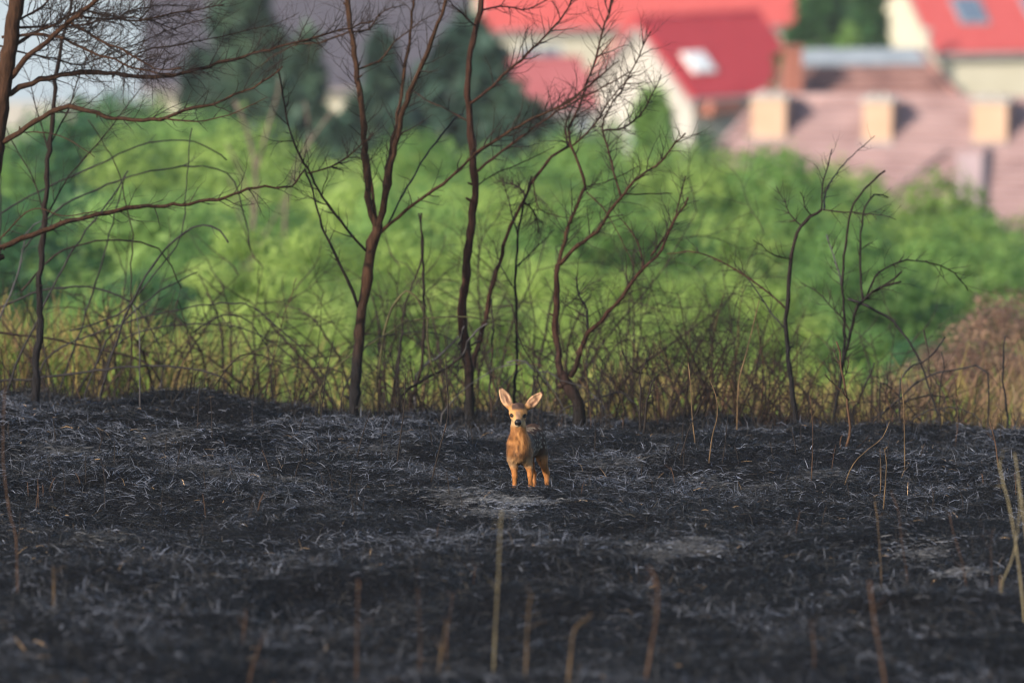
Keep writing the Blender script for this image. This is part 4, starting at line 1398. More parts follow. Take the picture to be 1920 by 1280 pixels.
STALKS = [
    ('long pale yellow stalk rising straight below the fawn', [(924, 1290), (928, 1190), (934, 1090), (937, 1010), (941, 955)], 44.6, 7.5, 'stalk_yellow', 0),
    ('reddish brown stalk left of the long yellow one near the lower edge', [(668, 1300), (670, 1180), (672, 1085)], 44.0, 10, 'stalk_brown', 0),
    ('short tan stalk between the reddish stalk and the long yellow one', [(818, 1300), (828, 1220), (838, 1165)], 43.6, 11, 'stalk_tan', 0),
    ('thin dark weed stem behind the short tan stalk', [(838, 1200), (843, 1160), (850, 1110)], 46.5, 7, 'stalk_brown', 1),
    ('grey tan stalk with a forked feathery head right of the long yellow one', [(985, 1300), (988, 1200), (993, 1130), (1000, 1110)], 43.6, 11, 'stalk_tan', 6),
    ('tan stalk with one bent side twig near the lower edge', [(1062, 1310), (1070, 1230), (1078, 1178), (1100, 1160), (1112, 1150)], 43.2, 15, 'stalk_tan', 1),
    ('wavy brown stalk leaning right of the side twig stalk', [(1205, 1310), (1220, 1220), (1234, 1130), (1228, 1080), (1215, 1062)], 43.0, 15, 'stalk_brown', 1),
    ('thick tilted brown stalk at the lower right', [(1664, 1310), (1650, 1220), (1640, 1165), (1630, 1088)], 43.0, 15, 'stalk_brown', 0),
    ('faint thin brown stem with small head left of the thick tilted stalk', [(1525, 1290), (1527, 1220), (1520, 1160)], 44.5, 7, 'stalk_brown', 3),
    ('short amber stalk standing alone at the lower left', [(100, 1200), (101, 1130), (100, 1060)], 48.0, 9, 'stalk_tan', 0),
    ('leaning brown stalk pair member nearest the lower edge on the left side', [(462, 1300), (478, 1235), (497, 1185)], 43.6, 10, 'stalk_brown', 0),
    ('faint upright brown stem right of the leaning lower stalk', [(452, 1230), (458, 1180), (462, 1140)], 45.5, 8, 'stalk_brown', 0),
    ('faded brown stem with a hooked tip between the reddish and tan stalks', [(785, 1290), (788, 1200), (783, 1100)], 44.2, 7, 'stalk_brown', 1),
    ('tall blurred brown stem rising along the left edge of the field', [(30, 1010), (18, 960), (6, 860), (8, 760), (12, 680)], 50.0, 8, 'stalk_brown', 0),
    ('pale straw stalk at the right edge leaning left', [(1920, 1150), (1910, 1060), (1895, 960), (1880, 900), (1872, 862)], 48.5, 10, 'stalk_yellow', 0),
    ('second pale straw stalk at the right edge standing steeper', [(1925, 1030), (1918, 960), (1910, 900), (1902, 848)], 49.0, 10, 'stalk_yellow', 0),
    ('third pale straw stalk bent low at the right edge', [(1880, 1090), (1900, 1040), (1912, 960), (1908, 900)], 49.3, 6, 'stalk_yellow', 0),
    ('thin dry orange stem with tiny side shoots at the right by the ash heap', [(1812, 1100), (1800, 1040), (1788, 1000), (1780, 960)], 51.0, 5, 'stalk_brown', 4),
    ('straight thin orange stem left of the ash heap at the right', [(1652, 1070), (1648, 1010), (1645, 970), (1640, 940)], 52.0, 5, 'stalk_tan', 1),
    ('short orange stem left of the shoot bearing orange stem', [(1700, 1075), (1690, 1010), (1685, 960), (1670, 920)], 51.5, 4, 'stalk_brown', 2),
    ('fine double orange stem beside the pale straw stalks', [(1860, 1080), (1858, 1030), (1862, 990)], 51.0, 4, 'stalk_brown', 0),
    ('curved grey twig arching out of the burnt grass left of the fawn', [(665, 860), (680, 815), (690, 785), (696, 765)], None, 4, 'stalk_char', 2),
    ('charred stalk with a pale tan sheath left of the fawn', [(742, 872), (752, 810), (758, 760), (760, 700)], None, 5, 'stalk_char', 0),
    ('tall charred stalk with tan streaks nearest the fawn on the left', [(805, 905), (822, 850), (838, 790), (840, 750), (836, 700), (836, 675)], None, 5, 'stalk_char', 0),
    ('slender black stalk standing left of the tan sheathed stalk', [(715, 860), (718, 800), (720, 760)], None, 3, 'stalk_char', 0),
    ('pale bleached stalk with a bend right of the fawn near the crest', [(1328, 868), (1335, 820), (1345, 780), (1342, 740), (1332, 715)], None, 4.5, 'stalk_tan', 0),
    ('thin straight tan stalk left of the bent bleached stalk', [(1305, 830), (1298, 780), (1295, 720), (1290, 680)], None, 4, 'stalk_tan', 0),
    ('dark thin stem right of the bent bleached stalk', [(1353, 870), (1362, 810), (1366, 770)], None, 3.5, 'stalk_char', 0),
    ('long dark twig leaning beside the thin straight tan stalk', [(1272, 860), (1290, 810), (1310, 765), (1322, 742)], None, 5, 'stalk_char', 2),
    ('bowed tan twig near the knobbly reddish sapling', [(1584, 908), (1600, 870), (1630, 840), (1655, 820), (1668, 790)], None, 4, 'stalk_tan', 0),
    ('tan stalk standing right of the bowed twig', [(1655, 955), (1660, 910), (1662, 870), (1658, 840)], None, 5, 'stalk_tan', 0),
    ('second tan stalk close beside the one right of the bowed twig', [(1650, 925), (1652, 890), (1650, 840)], None, 3.5, 'stalk_tan', 0),
    ('straight pale studded stalk before the right bramble', [(1696, 880), (1696, 820), (1694, 760), (1690, 700)], None, 4, 'stalk_tan', 1),
    ('thin rust stalk on the open ground right of the thicket', [(1520, 905), (1523, 860), (1524, 800), (1518, 740)], None, 3.5, 'stalk_brown', 2),
    ('rusty twiggy stem at the right end of the crest', [(1873, 880), (1868, 840), (1860, 805), (1855, 790)], None, 5, 'stalk_brown', 4),
    ('cream grass stem with two bent heads at the right end of the crest', [(1908, 800), (1905, 770), (1902, 740), (1898, 720)], None, 5, 'stalk_yellow', 0),
    ('second cream grass stem at the right end of the crest', [(1920, 790), (1912, 760), (1905, 735)], None, 4, 'stalk_yellow', 0),
    ('straight black stick standing in the grass right of the fawn', [(1115, 850), (1116, 810), (1115, 780)], None, 4, 'stalk_char', 3),
    ('thin tan stem on the crest above the tan heap of twigs', [(1385, 720), (1400, 660), (1415, 600), (1424, 562)], 66.5, 5, 'stalk_tan', 1),
    ('pale stem with a white blotch rising left of the central tree among the canes', [(262, 735), (262, 690), (262, 640), (258, 600), (250, 572)], 66.8, 5, 'cane_pale', 5),
    ('black stick leaning in the grass under the central tree', [(600, 790), (605, 750), (612, 700), (625, 640)], None, 4, 'stalk_char', 1),
    ('upright black stick at the left on the crest', [(370, 805), (372, 760), (375, 722)], None, 4, 'stalk_char', 0),
    ('short black stick right of the upright one on the left of the crest', [(398, 820), (397, 780), (395, 745)], None, 4, 'stalk_char', 1),
]
for i, s in enumerate(STALKS):
    stalk(s[0], s[1], s[2], s[3], s[4], 100 + i, twigs=s[5])
# many short charred stubs that nothing tells apart
rs_ = random.Random(900)
for i in range(110):
    u, v = rs_.uniform(10, 1910), rs_.choice((rs_.uniform(800, 960), rs_.uniform(830, 1120)))
    if 900 < u < 1080 and v < 960:
        continue
    h = rs_.uniform(22, 60)
    ln = rs_.uniform(-14, 18)
    side = 'left of the fawn' if u < 900 else 'right of the fawn' if u > 1080 else 'below the fawn'
    band = ('near the crest', 'in the middle of the field', 'in the nearer part of the field')[(v > 870) + (v > 960)]
    stalk(f'short charred stub {band} {side}', [(u, v), (u + ln * .5, v - h * .55), (u + ln, v - h)], None, rs_.uniform(2.4, 4.2),
          rs_.choice(('stalk_char', 'stalk_char', 'stalk_char', 'stalk_brown')), 1000 + i, group=f'charred stubs {band} {side}', twigs=rs_.choice((0, 0, 1)), name='charred_stub')

# ------------------------------------------------------------------ green shrubs on the slope below
def leaf_mesh(name, centers, normals, sizes, tint, mat, elong=1.6):
    n = len(centers)
    ref = NR.normal(0, 1, (n, 3))
    t = np.cross(normals, ref)
    t /= np.linalg.norm(t, axis=1)[:, None] + 1e-6
    b = np.cross(normals, t)
    a = t * (sizes * .5 * elong)[:, None]
    c = b * (sizes * .5)[:, None]
    v = np.stack([centers - a, centers + c * .9, centers + a, centers - c * .9], 1).reshape(-1, 3)
    f = np.arange(n * 4).reshape(-1, 4)
    me = mesh_np(name, v, f, mat)
    at = me.attributes.new('tint', 'FLOAT', 'POINT')
    at.data.foreach_set('value', np.repeat(tint, 4).astype(np.float32))
    return me

def bush_proto(seed, h, w, nl, mat, leaf, label, group, lobes=9, name='green_bush', cat='bush', stem='green_stem'):
    r = np.random.RandomState(seed)
    root = thing(name, (0, 0, 0), label, cat, group)
    C, N, T = [], [], []
    r2 = random.Random(seed)
    mb = MB()
    for k in range(lobes):
        f = (k + .5) / lobes
        a = k * 2.4 + r.uniform(-.5, .5)
        env = math.sqrt(max(.05, 1 - max(0, f - .45) ** 2 / .34))
        rad = w * .5 * math.sqrt(r.uniform(.0, .85)) * env
        R = w * r.uniform(.13, .22) * (1.1 - .25 * f)
        c = np.array([math.cos(a) * rad, math.sin(a) * rad, max(R * .6, h * f * r.uniform(.9, 1.05) - R * .5)])
        c[2] = min(c[2], h - R * .85)
        lr = np.array([R, R, R * .85]) * r.uniform(.9, 1.15, 3)
        m = nl // lobes
        d = r.normal(0, 1, (m, 3))
        d /= np.linalg.norm(d, axis=1)[:, None]
        rr_ = r.uniform(.3, 1.1, m) ** .5
        C.append(c + d * lr * rr_[:, None] + r.normal(0, .05, (m, 3)))
        nn = d * 1.0 + r.normal(0, .45, (m, 3)) + np.array([-.15, -.15, .45])
        N.append(nn / np.linalg.norm(nn, axis=1)[:, None])
        T.append(np.clip(r.normal(.5, .18, m) + r.uniform(-.38, .30), 0, 1))
        path = spline([Vector((0, 0, -.1)), Vector((c[0] * .35, c[1] * .35, c[2] * .5)), Vector(c)], .4, r2)
        mb.tube(path, [.045 - .036 * q / len(path) for q in range(len(path))], 5)
    C, N, T = np.concatenate(C), np.concatenate(N), np.concatenate(T)
    ok = C[:, 2] > .02
    C, N, T = C[ok], N[ok], T[ok]
    link('crown', leaf_mesh('crown', C, N, r.uniform(.6, 1.3, len(C)) * leaf, T, M[mat]), parent=root)
    mb.build('stems', M[stem], root)
    return root

BP = {}
def bush(kind, u, vtop, D, wpx, label, group):
    """set one bush of a kind so that its top shows at (u, vtop)"""
    proto, h, w = BP[kind]
    top = P(u, vtop, D)
    z0 = Gf(top.x, D)
    H = max(.5, top.z - z0) * 1.02
    sz = H / h
    sx = sz * rng.uniform(.95, 1.3) if wpx is None else wpx * px(D) / w
    sc = (sx, sx, sz)
    rot = rng.uniform(0, 6.28)
    if not proto.get('placed'):
        proto['placed'] = 1
        proto.location, proto.rotation_euler, proto.scale = (top.x, D, z0), (0, 0, rot), sc
        proto['label'], proto['group'] = label, group
        return proto
    return dup(proto, (top.x, D, z0), rot, sc, label, group)

for nm, seed, mat, leaf, nl in (('lime1', 1, 'leaf_lime', .058, 24000), ('lime2', 2, 'leaf_lime', .062, 22000), ('mid1', 3, 'leaf_mid', .058, 24000), ('mid2', 4, 'leaf_mid', .064, 22000),
                                ('dark1', 5, 'leaf_dark', .066, 20000), ('dark2', 6, 'leaf_dark', .07, 19000), ('brown1', 7, 'leaf_brown', .05, 16000)):
    BP[nm] = (bush_proto(200 + seed, 5.0, 3.6, nl, mat, leaf, 'bush', 'bushes', lobes=30), 5.0, 3.6)

rb = random.Random(31)
rows = [
    (98, 108, [(-80, 500), (100, 520), (250, 540), (400, 460), (520, 440), (650, 450), (800, 470), (950, 450), (1100, 470), (1250, 500), (1400, 530), (1600, 590), (1750, 620), (1980, 640)], 105, (190, 300),
     ('mid1', 'lime1', 'lime2', 'lime1'), 'bush nearest the crest'),
    (116, 128, [(-80, 370), (60, 390), (200, 350), (330, 340), (450, 400), (560, 410), (650, 340), (800, 330), (950, 340), (1100, 360), (1250, 400), (1400, 390), (1550, 400), (1700, 415), (1850, 470), (1980, 510)], 95, (190, 300),
     ('mid1', 'lime2', 'mid2', 'lime1'), 'bush halfway down the slope'),
    (138, 155, [(-80, 205), (60, 215), (180, 215), (330, 205), (420, 230), (520, 320), (640, 295), (760, 275), (860, 275), (1000, 290), (1100, 285), (1250, 285), (1350, 300), (1500, 305), (1600, 320), (1720, 355), (1830, 405), (1980, 450)], 90, (190, 300),
     ('lime1', 'mid2', 'lime2', 'mid1'), 'bush before the houses'),
]
for (d0, d1, prof, step, (w0, w1), kinds, lab) in rows:
    us = np.array([p[0] for p in prof])
    vs = np.array([p[1] for p in prof])
    u = -110.0
    while u < 2040:
        vt = float(np.interp(u, us, vs)) + rb.uniform(-26, 20)
        kd = rb.choice(kinds)
        if u < 330 and rb.random() < (.8 if d0 < 130 else .55):
            kd = rb.choice(('dark1', 'mid1', 'dark2'))
        if u > 1480 and d0 < 110:
            kd = rb.choice(('mid1', 'dark2', 'mid2'))
        tone = {'l': 'yellow green', 'm': 'fresh green', 'd': 'dark green', 'b': 'withered brown'}[kd[0]]
        bush(kd, u, vt, rb.uniform(d0, d1), None, unique(f'{tone} {lab} {landmark(u)}')[:200], 'leafy bushes on the slope')
        u += step * rb.uniform(.75, 1.25)
for (u, vt, D, w, kd, lab) in (
        (1240, 222, 190, 150, 'mid2', 'green shrub before the white house wall'),
        (1315, 250, 185, 170, 'dark1', 'round dark green shrub at the corner of the mauve roof'),
        (1150, 222, 180, 190, 'mid1', 'green shrub under the small red annex roof'),
        (1055, 240, 188, 200, 'dark1', 'dark shrub under the low annex window'),
        (1110, 236, 186, 200, 'mid1', 'mid green shrub under the white gable'),
        (1275, 262, 180, 190, 'mid2', 'mid green shrub at the foot of the gabled house corner'),
        (1885, 435, 150, 300, 'mid1', 'full green bush covering the foot of the mauve roof at the right edge'),
        (1790, 400, 152, 300, 'lime2', 'pale green bush below the grey strip of the mauve roof'),
        (1940, 480, 128, 400, 'mid2', 'green bush cut by the right edge under the mauve roof'),
        (1640, 325, 153, 200, 'mid2', 'blue green bush tip before the mauve roof'),
        (1535, 312, 150, 240, 'lime2', 'pale lime bush tip before the mauve roof'),
        (200, 212, 163, 260, 'lime1', 'yellowish bush tip before the pale blue hall'),
        (290, 178, 166, 190, 'mid1', 'green bush tip before the pale blue hall'),
        (100, 210, 168, 260, 'mid2', 'fresh bush behind the slim dark trunk'),
        (420, 215, 168, 240, 'dark1', 'dark bush at the foot of the tall spruce'),
        (1890, 565, 84, 420, 'brown1', 'withered brown shrub at the right edge behind the crest'),
        (1800, 690, 82, 260, 'brown1', 'low withered brown shrub behind the arching cane'),
        (1975, 520, 88, 460, 'brown1', 'tall withered brown shrub cut by the right edge'),
        (1850, 640, 79, 320, 'brown1', 'broad withered brown shrub beside the cream grass stems'),
        (1760, 640, 90, 220, 'brown1', 'withered shrub mixed with green behind the arching cane'),
        (1700, 720, 80, 180, 'brown1', 'small withered shrub behind the studded stalk')):
    bush(kd, u, vt, D, w, lab, lab)

# pale dead tree standing in the green
def pale_tree():
    D = 116
    b = P(455, 430, D)
    base = Vector((b.x, D, Gf(b.x, D)))
    root = thing('dead_tree', base, 'pale barkless dead tree with several leaning stems among the green bushes', 'dead tree')
    r = random.Random(5)
    S = px(D)
    for i, (pts, w) in enumerate(([[(468, 560), (475, 430), (480, 330), (462, 240), (440, 190)], 16], [[(478, 330), (505, 230), (520, 180), (525, 150)], 12], [[(475, 400), (450, 320), (425, 270)], 9],
                                  [[(540, 560), (535, 400), (560, 300), (600, 240), (625, 205)], 12], [[(575, 290), (580, 250), (572, 190)], 9], [[(470, 540), (455, 430), (430, 330)], 8], [[(478, 470), (520, 400), (560, 320)], 7])):
        q = [P(u, v, D + .12 * i) - base for u, v in pts]
        path = spline(q, .1, r)
        n = len(path)
        mb = MB()
        mb.tube(path, [S * .32 * w * (1 - .5 * k / n) for k in range(n)], 7)
        mb.build('trunk' if i == 0 else 'branch', M['pale_wood'], root, smooth_=True)
    mb = MB()
    t = P(468, 560, D) - base
    mb.tube([Vector((t.x, t.y, -.1)), t], [S * 6, S * 5], 7)
    mb.build('trunk', M['pale_wood'], root, smooth_=True)
pale_tree()

# ------------------------------------------------------------------ conifers
def conifer(u, vtop, D, wpx, label, seed, round_=0.0, mat='leaf_blue', nl=9000):
    top = P(u, vtop, D)
    z0 = Gf(top.x, D)
    H = top.z - z0
    W = wpx * px(D)
    r = np.random.RandomState(seed)
    root = thing('conifer_tree', (top.x, D, z0), label, 'conifer')
    mb = MB()
    mb.tube([Vector((0, 0, -.3)), Vector((.05, 0, H * .4)), Vector((0, .05, H * .97))], [W * .035 + .05, W * .025 + .03, .02], 8)
    mb.build('trunk', M['green_stem'], root, smooth_=True)
    nb = int(H * 9)
    C, N, T = [], [], []
    per = max(8, nl // nb)
    lm = MB()
    for k in range(nb):
        f = (k + r.rand()) / nb
        z = H * (.10 + .88 * f)
        prof = (1 - f) if round_ == 0 else math.sqrt(max(0, 1 - (abs(f - .42) / .62) ** 2)) * (1 - .25 * f)
        R = W * .5 * (prof * .95 + .05) * r.uniform(.6, 1.15)
        a = r.uniform(0, 6.28)
        droop = r.uniform(-.25, .12) + (.25 if f > .7 else 0)
        s = np.sqrt(r.rand(per)) * R
        wd = r.normal(0, .16, per) * R * .9
        ca, sa = math.cos(a), math.sin(a)
        C.append(np.stack([ca * s - sa * wd, sa * s + ca * wd, z + droop * s - .12 * s * s / max(R, .1) + r.normal(0, .12, per)], 1))
        nn = r.normal(0, .6, (per, 3)) + np.array([ca * .4, sa * .4, .8])
        N.append(nn / np.linalg.norm(nn, axis=1)[:, None])
        T.append(np.clip(r.normal(.5, .2, per) + r.uniform(-.25, .25), 0, 1))
        lm.tube([Vector((0, 0, z)), Vector((ca * R * .9, sa * R * .9, z + droop * R * .9 - .1 * R))], [.03, .01], 4)
    C, N, T = np.concatenate(C), np.concatenate(N), np.concatenate(T)
    link('crown', leaf_mesh('crown', C, N, r.uniform(.7, 1.4, len(C)) * .26, T, M[mat], 2.2), parent=root)
    lm.build('limbs', M['green_stem'], root)
    return root

conifer(455, -130, 235, 420, 'tall broad spruce before the dark roof, its top above the picture', 301, nl=13000)
conifer(575, 80, 225, 310, 'shorter dark spruce right of the tall broad spruce', 302)
conifer(715, 70, 228, 300, 'dark spruce behind the central forked tree', 303)
conifer(888, 45, 215, 270, 'rounded dark pine behind the tall slender brown tree', 304, round_=1, nl=11000)
conifer(800, 140, 222, 230, 'low dark spruce between the rounded pine and its left neighbour', 305)
conifer(965, 185, 210, 220, 'low round dark pine at the right foot of the taller pine', 306, round_=1)
conifer(372, 110, 245, 220, 'lower dark spruce at the left foot of the tall broad spruce', 311)
conifer(650, 212, 212, 230, 'low dark round pine below the cream wall left of the central tree', 312, round_=1)
conifer(770, 215, 212, 230, 'low dark round pine between the central tree limbs', 313, round_=1)
conifer(520, 170, 215, 230, 'low dark pine between the two spruces', 314, round_=1)
conifer(1224, 182, 192, 82, 'narrow green cypress before the white gable', 315, round_=1, mat='leaf_mid', nl=5000)
conifer(1530, -140, 300, 150, 'tall dark cypress between the two red roofs', 307, round_=1, mat='leaf_dark')
conifer(1632, -30, 298, 80, 'smaller dark cypress before the cream gable at the upper right', 308, round_=1, mat='leaf_dark')
conifer(1578, -20, 305, 70, 'small dark tree right of the tall cypress by the cream gable', 309, round_=1, mat='leaf_dark', nl=2000)
conifer(1590, 60, 296, 90, 'yellow green shrub between the two cypresses', 310, round_=1, mat='leaf_mid', nl=2000)

# ------------------------------------------------------------------ houses
M['cream'] = noisy('cream_render', [(.3, (.43, .405, .33)), (.7, (.48, .46, .385))], 1.2, .9)
M['white'] = noisy('white_render', [(.3, (.32, .31, .295)), (.7, (.37, .36, .35))], 1.0, .9)
M['pale_blue'] = noisy('pale_blue_cladding', [(.3, (.26, .33, .42)), (.7, (.30, .375, .465))], .5, .6)
M['red_roof'] = noisy('coral_red_roof', [(.3, (.38, .062, .060)), (.7, (.45, .085, .082))], 3, .6)
M['pink_roof'] = noisy('hazy_pink_roof', [(.3, (.29, .080, .088)), (.7, (.36, .11, .12))], 3, .7)  # red roof paled to pink: distance haze put into the colour
M['crimson'] = noisy('shaded_crimson_roof', [(.3, (.30, .026, .036)), (.7, (.37, .038, .050))], 3, .6)  # darker than the coral roofs: the slope's grazing shade put into the colour
M['mauve'] = noisy('weathered_mauve_tiles', [(.3, (.22, .142, .145)), (.5, (.285, .195, .198)), (.75, (.36, .25, .25))], 2.5, .85, stretch=(.5, 1, 1))
M['brown_tile'] = noisy('old_brown_tiles', [(.3, (.10, .055, .055)), (.5, (.22, .12, .11)), (.75, (.30, .175, .155))], 1.6, .9)
M['slate'] = noisy('dark_slate', [(.3, (.048, .046, .066)), (.7, (.072, .070, .092))], 3, .7)
M['metal'] = noisy('blue_grey_sheet', [(.3, (.18, .215, .26)), (.7, (.23, .27, .32))], 2, .45)
M['flashing'] = noisy('lilac_grey_sheet', [(.3, (.25, .19, .205)), (.7, (.33, .26, .28))], 3, .7)
M['gutter'] = noisy('grey_gutter', [(.3, (.20, .18, .19)), (.7, (.27, .25, .26))], 2, .5)
M['chimney'] = noisy('peach_render', [(.3, (.41, .275, .20)), (.7, (.46, .32, .24))], 2, .9)
M['cap'] = noisy('grey_concrete', [(.3, (.30, .29, .28)), (.7, (.42, .40, .38))], 4, .9)
M['pane'], _nt, _b = new_mat('window_glass')
_b.inputs['Base Color'].default_value = (.10, .14, .20, 1)
_b.inputs['Roughness'].default_value = .08
M['frame'] = noisy('white_frame', [(.3, (.6, .6, .6)), (.7, (.7, .7, .7))], 3, .6)
M['soffit'] = noisy('brown_boards', [(.3, (.12, .08, .06)), (.7, (.2, .13, .10))], 4, .8)
M['brick'] = noisy('red_brick_wall', [(.3, (.22, .08, .06)), (.7, (.32, .13, .10))], 4, .9)

def frame_of(u, v, D, phi):
    o = P(u, v, D)
    return o, math.radians(phi)

def slab(mb, a, b, c, d, th):
    n = (Vector(b) - Vector(a)).cross(Vector(d) - Vector(a)).normalized()
    mb.prism([a, b, c, d], n * -th)

def courses(mb, a, b, c, d, rows, th):
    """stepped rows of tiles on the plane a-b (eave) c-d (ridge): every course a wedge"""
    a, b, c, d = map(Vector, (a, b, c, d))
    n = (b - a).cross(d - a).normalized()
    if n.z < 0:
        n = -n
    for i in range(rows):
        f0, f1 = i / rows, (i + 1.04) / rows
        f1 = min(1, f1)
        p0, p1, p2, p3 = a.lerp(d, f0), b.lerp(c, f0), b.lerp(c, f1), a.lerp(d, f1)
        j = rng.uniform(.8, 1.2) * th
        mb.prism([p0, p1, p1 + n * j, p0 + n * j], Vector((0, 0, 0)))
        mb.f = mb.f[:-6]
        k = len(mb.v) - 8
        mb.v = mb.v[:k]
        q = [p0 + n * .002, p1 + n * .002, p1 + n * j, p0 + n * j, p2 + n * .004, p3 + n * .004]
        mb.v += [tuple(x) for x in q]
        mb.f += [(k, k + 1, k + 2, k + 3), (k + 3, k + 2, k + 4, k + 5), (k, k + 3, k + 5), (k + 1, k + 4, k + 2)]

def window(root, x0, x1, z0, z1, y=0.0, face='front', mat='frame', mullion=True):
    mb = MB()
    t = .07
    def bx(m, a0, a1, b0, b1, y0, y1):
        if face == 'front':
            m.box(a0, a1, y0, y1, b0, b1)
        else:
            m.box(y0, y1, a0, a1, b0, b1)
    for (a0, a1, b0, b1) in ((x0, x1, z0, z0 + t), (x0, x1, z1 - t, z1), (x0, x0 + t, z0 + t, z1 - t), (x1 - t, x1, z0 + t, z1 - t)) + ((((x0 + x1) / 2 - .03, (x0 + x1) / 2 + .03, z0 + t, z1 - t),) if mullion else ()):
        bx(mb, a0, a1, b0, b1, y - .06, y + .05)
    f = mb.build('window', M[mat], root)
    pm = MB()
    bx(pm, x0 + t, x1 - t, z0 + t, z1 - t, y - .03, y - .01)
    pm.build('pane', M['pane'], f)
    sm = MB()
    bx(sm, x0 - .06, x1 + .06, z0 - .07, z0 - .003, y - .14, y + .02)
    sm.build('sill', M['cap'], f)
    return f

def gable_house(label, u, v, D, phi, Lx, W, h, wall_h, wall, roof, over=.35, name='house', cat='house', rows=0, gutter=True):
    """local x runs along the front eave, y to the back; origin: front left eave corner of the wall"""
    o, a = frame_of(u, v, D, phi)
    root = thing(name, (o.x, o.y, o.z), label, cat, None, a)
    mb = MB()
    mb.prism([(0, 0, -wall_h), (0, W, -wall_h), (0, W, 0), (0, W / 2, h), (0, 0, 0)], (Lx, 0, 0))
    mb.build('wall', M[wall], root)
    k = h / (W / 2)
    for s in (0, 1):
        rm = MB()
        y0, y1 = (-over, W / 2) if s == 0 else (W + over, W / 2)
        ze = -over * k
        q = [(-over, y0, ze + .05), (Lx + over, y0, ze + .05), (Lx + over, y1, h + .05), (-over, y1, h + .05)]
        if s:
            q = [q[1], q[0], q[3], q[2]]
        n = (Vector(q[1]) - Vector(q[0])).cross(Vector(q[3]) - Vector(q[0])).normalized()
        rm.prism([tuple(Vector(p)) for p in q], n * .14)
        ro = rm.build('roof', M[roof], root)
        if rows and s == 0:
            cm = MB()
            courses(cm, *[tuple(Vector(p) + n * .14) for p in q], rows, .05)
            cm.build('tile_courses', M[roof], ro, kind='stuff')
    if gutter:
        gm = MB()
        gm.tube([Vector((-over, -over - .06, -over * k + .03)), Vector((Lx + over, -over - .06, -over * k + .03))], [.09, .09], 8)
        gm.build('gutter', M['gutter'], root)
    rg = MB()
    rg.tube([Vector((-over, W / 2, h + .17)), Vector((Lx + over, W / 2, h + .17))], [.11, .11], 8)
    rg.build('ridge_cap', M[roof], root)
    for x in (-over - .005, Lx + over - .045):
        for s in (0, 1):
            ye, ym = (-over, W / 2) if s == 0 else (W + over, W / 2)
            bm_ = MB()
            bm_.prism([(x, ye, -over * k - .02), (x, ym, h - .02), (x, ym, h - .2), (x, ye, -over * k - .2)], (.05, 0, 0))
            bm_.build('barge_board', M['gutter'], root)
    return root

def skylight(root, x0, x1, f0, f1, W, h, over_z=.22, mat='frame'):
    k = h / (W / 2)
    y0, y1 = f0 * W / 2, f1 * W / 2
    n = Vector((0, -h, W / 2)).normalized()
    def q(x0, x1, y0, y1, lift):
        return [tuple(Vector((x, y, y * k)) + n * lift) for x, y in ((x0, y0), (x1, y0), (x1, y1), (x0, y1))]
    mb = MB()
    mb.prism(q(x0, x1, y0, y1, over_z - .12), n * .16)
    f = mb.build('skylight', M[mat], root)
    pm = MB()
    pm.prism(q(x0 + .08, x1 - .08, y0 + .08, y1 - .08, over_z + .042), n * .02)
    pm.build('pane', M['pane'] if mat != 'frame' else M['sky_pane'], f)

M['sky_pane'], _nt, _b = new_mat('skylight_glass')
_b.inputs['Base Color'].default_value = (.62, .66, .70, 1)
_b.inputs['Roughness'].default_value = .12

# pale blue hall
r0 = gable_house('wide pale blue grey hall behind the edge tree', -420, -90, 400, 3, 15.0, 9, 2.2, 9, 'pale_blue', 'metal', gutter=False, name='hall', cat='hall')
rm = MB()
for i in range(29):
    rm.box(i * .5 + .1, i * .5 + .16, -.035, -.003, -6.9, -.05)
rm.build('cladding_ribs', M['pale_blue'], r0, kind='stuff')
pm = MB()
pm.box(-.1, 15.1, -.2, -.045, -9.0, -5.35)
pm.build('plinth', M['white'], r0)

# dark slate roof house
r1 = gable_house('cream house with a large dark slate roof behind the spruces', 282, 150, 372, -2, 9.9, 11, 5.6, 5.0, 'cream', 'slate', rows=24)
for (x0, x1) in ((1.2, 2.2), (3.6, 4.6), (6.2, 7.2)):
    window(r1, x0, x1, -2.0, -.8)

# long coral red roof house
r2 = gable_house('long cream house with coral red roof at the top centre', 914, 54, 432, 12, 12.5, 8, 5.0, 7, 'cream', 'red_roof', over=.15, rows=0)
window(r2, 1.1, 2.9, -1.9, -.65)
window(r2, 5.6, 6.6, -1.8, -.6)
window(r2, 9.0, 10.0, -1.8, -.6)
window(r2, 3.0, 4.0, -1.6, -.3, face='side')

# crimson roofed gable house
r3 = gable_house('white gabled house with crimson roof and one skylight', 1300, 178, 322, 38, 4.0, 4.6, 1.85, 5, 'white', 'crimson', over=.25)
skylight(r3, .35, 1.15, .22, .50, 4.6, 1.85)
window(r3, 1.9, 2.9, -2.0, -.7, face='side')
cm = MB()
cm.box(.1, 1.2, -.75, -.03, -.55, -.15)
cm.build('canopy', M['brick'], r3)

# small annex with low red roof
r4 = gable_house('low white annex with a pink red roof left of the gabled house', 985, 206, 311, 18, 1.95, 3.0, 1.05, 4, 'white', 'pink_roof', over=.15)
window(r4, 1.25, 1.95, -.95, -.2)

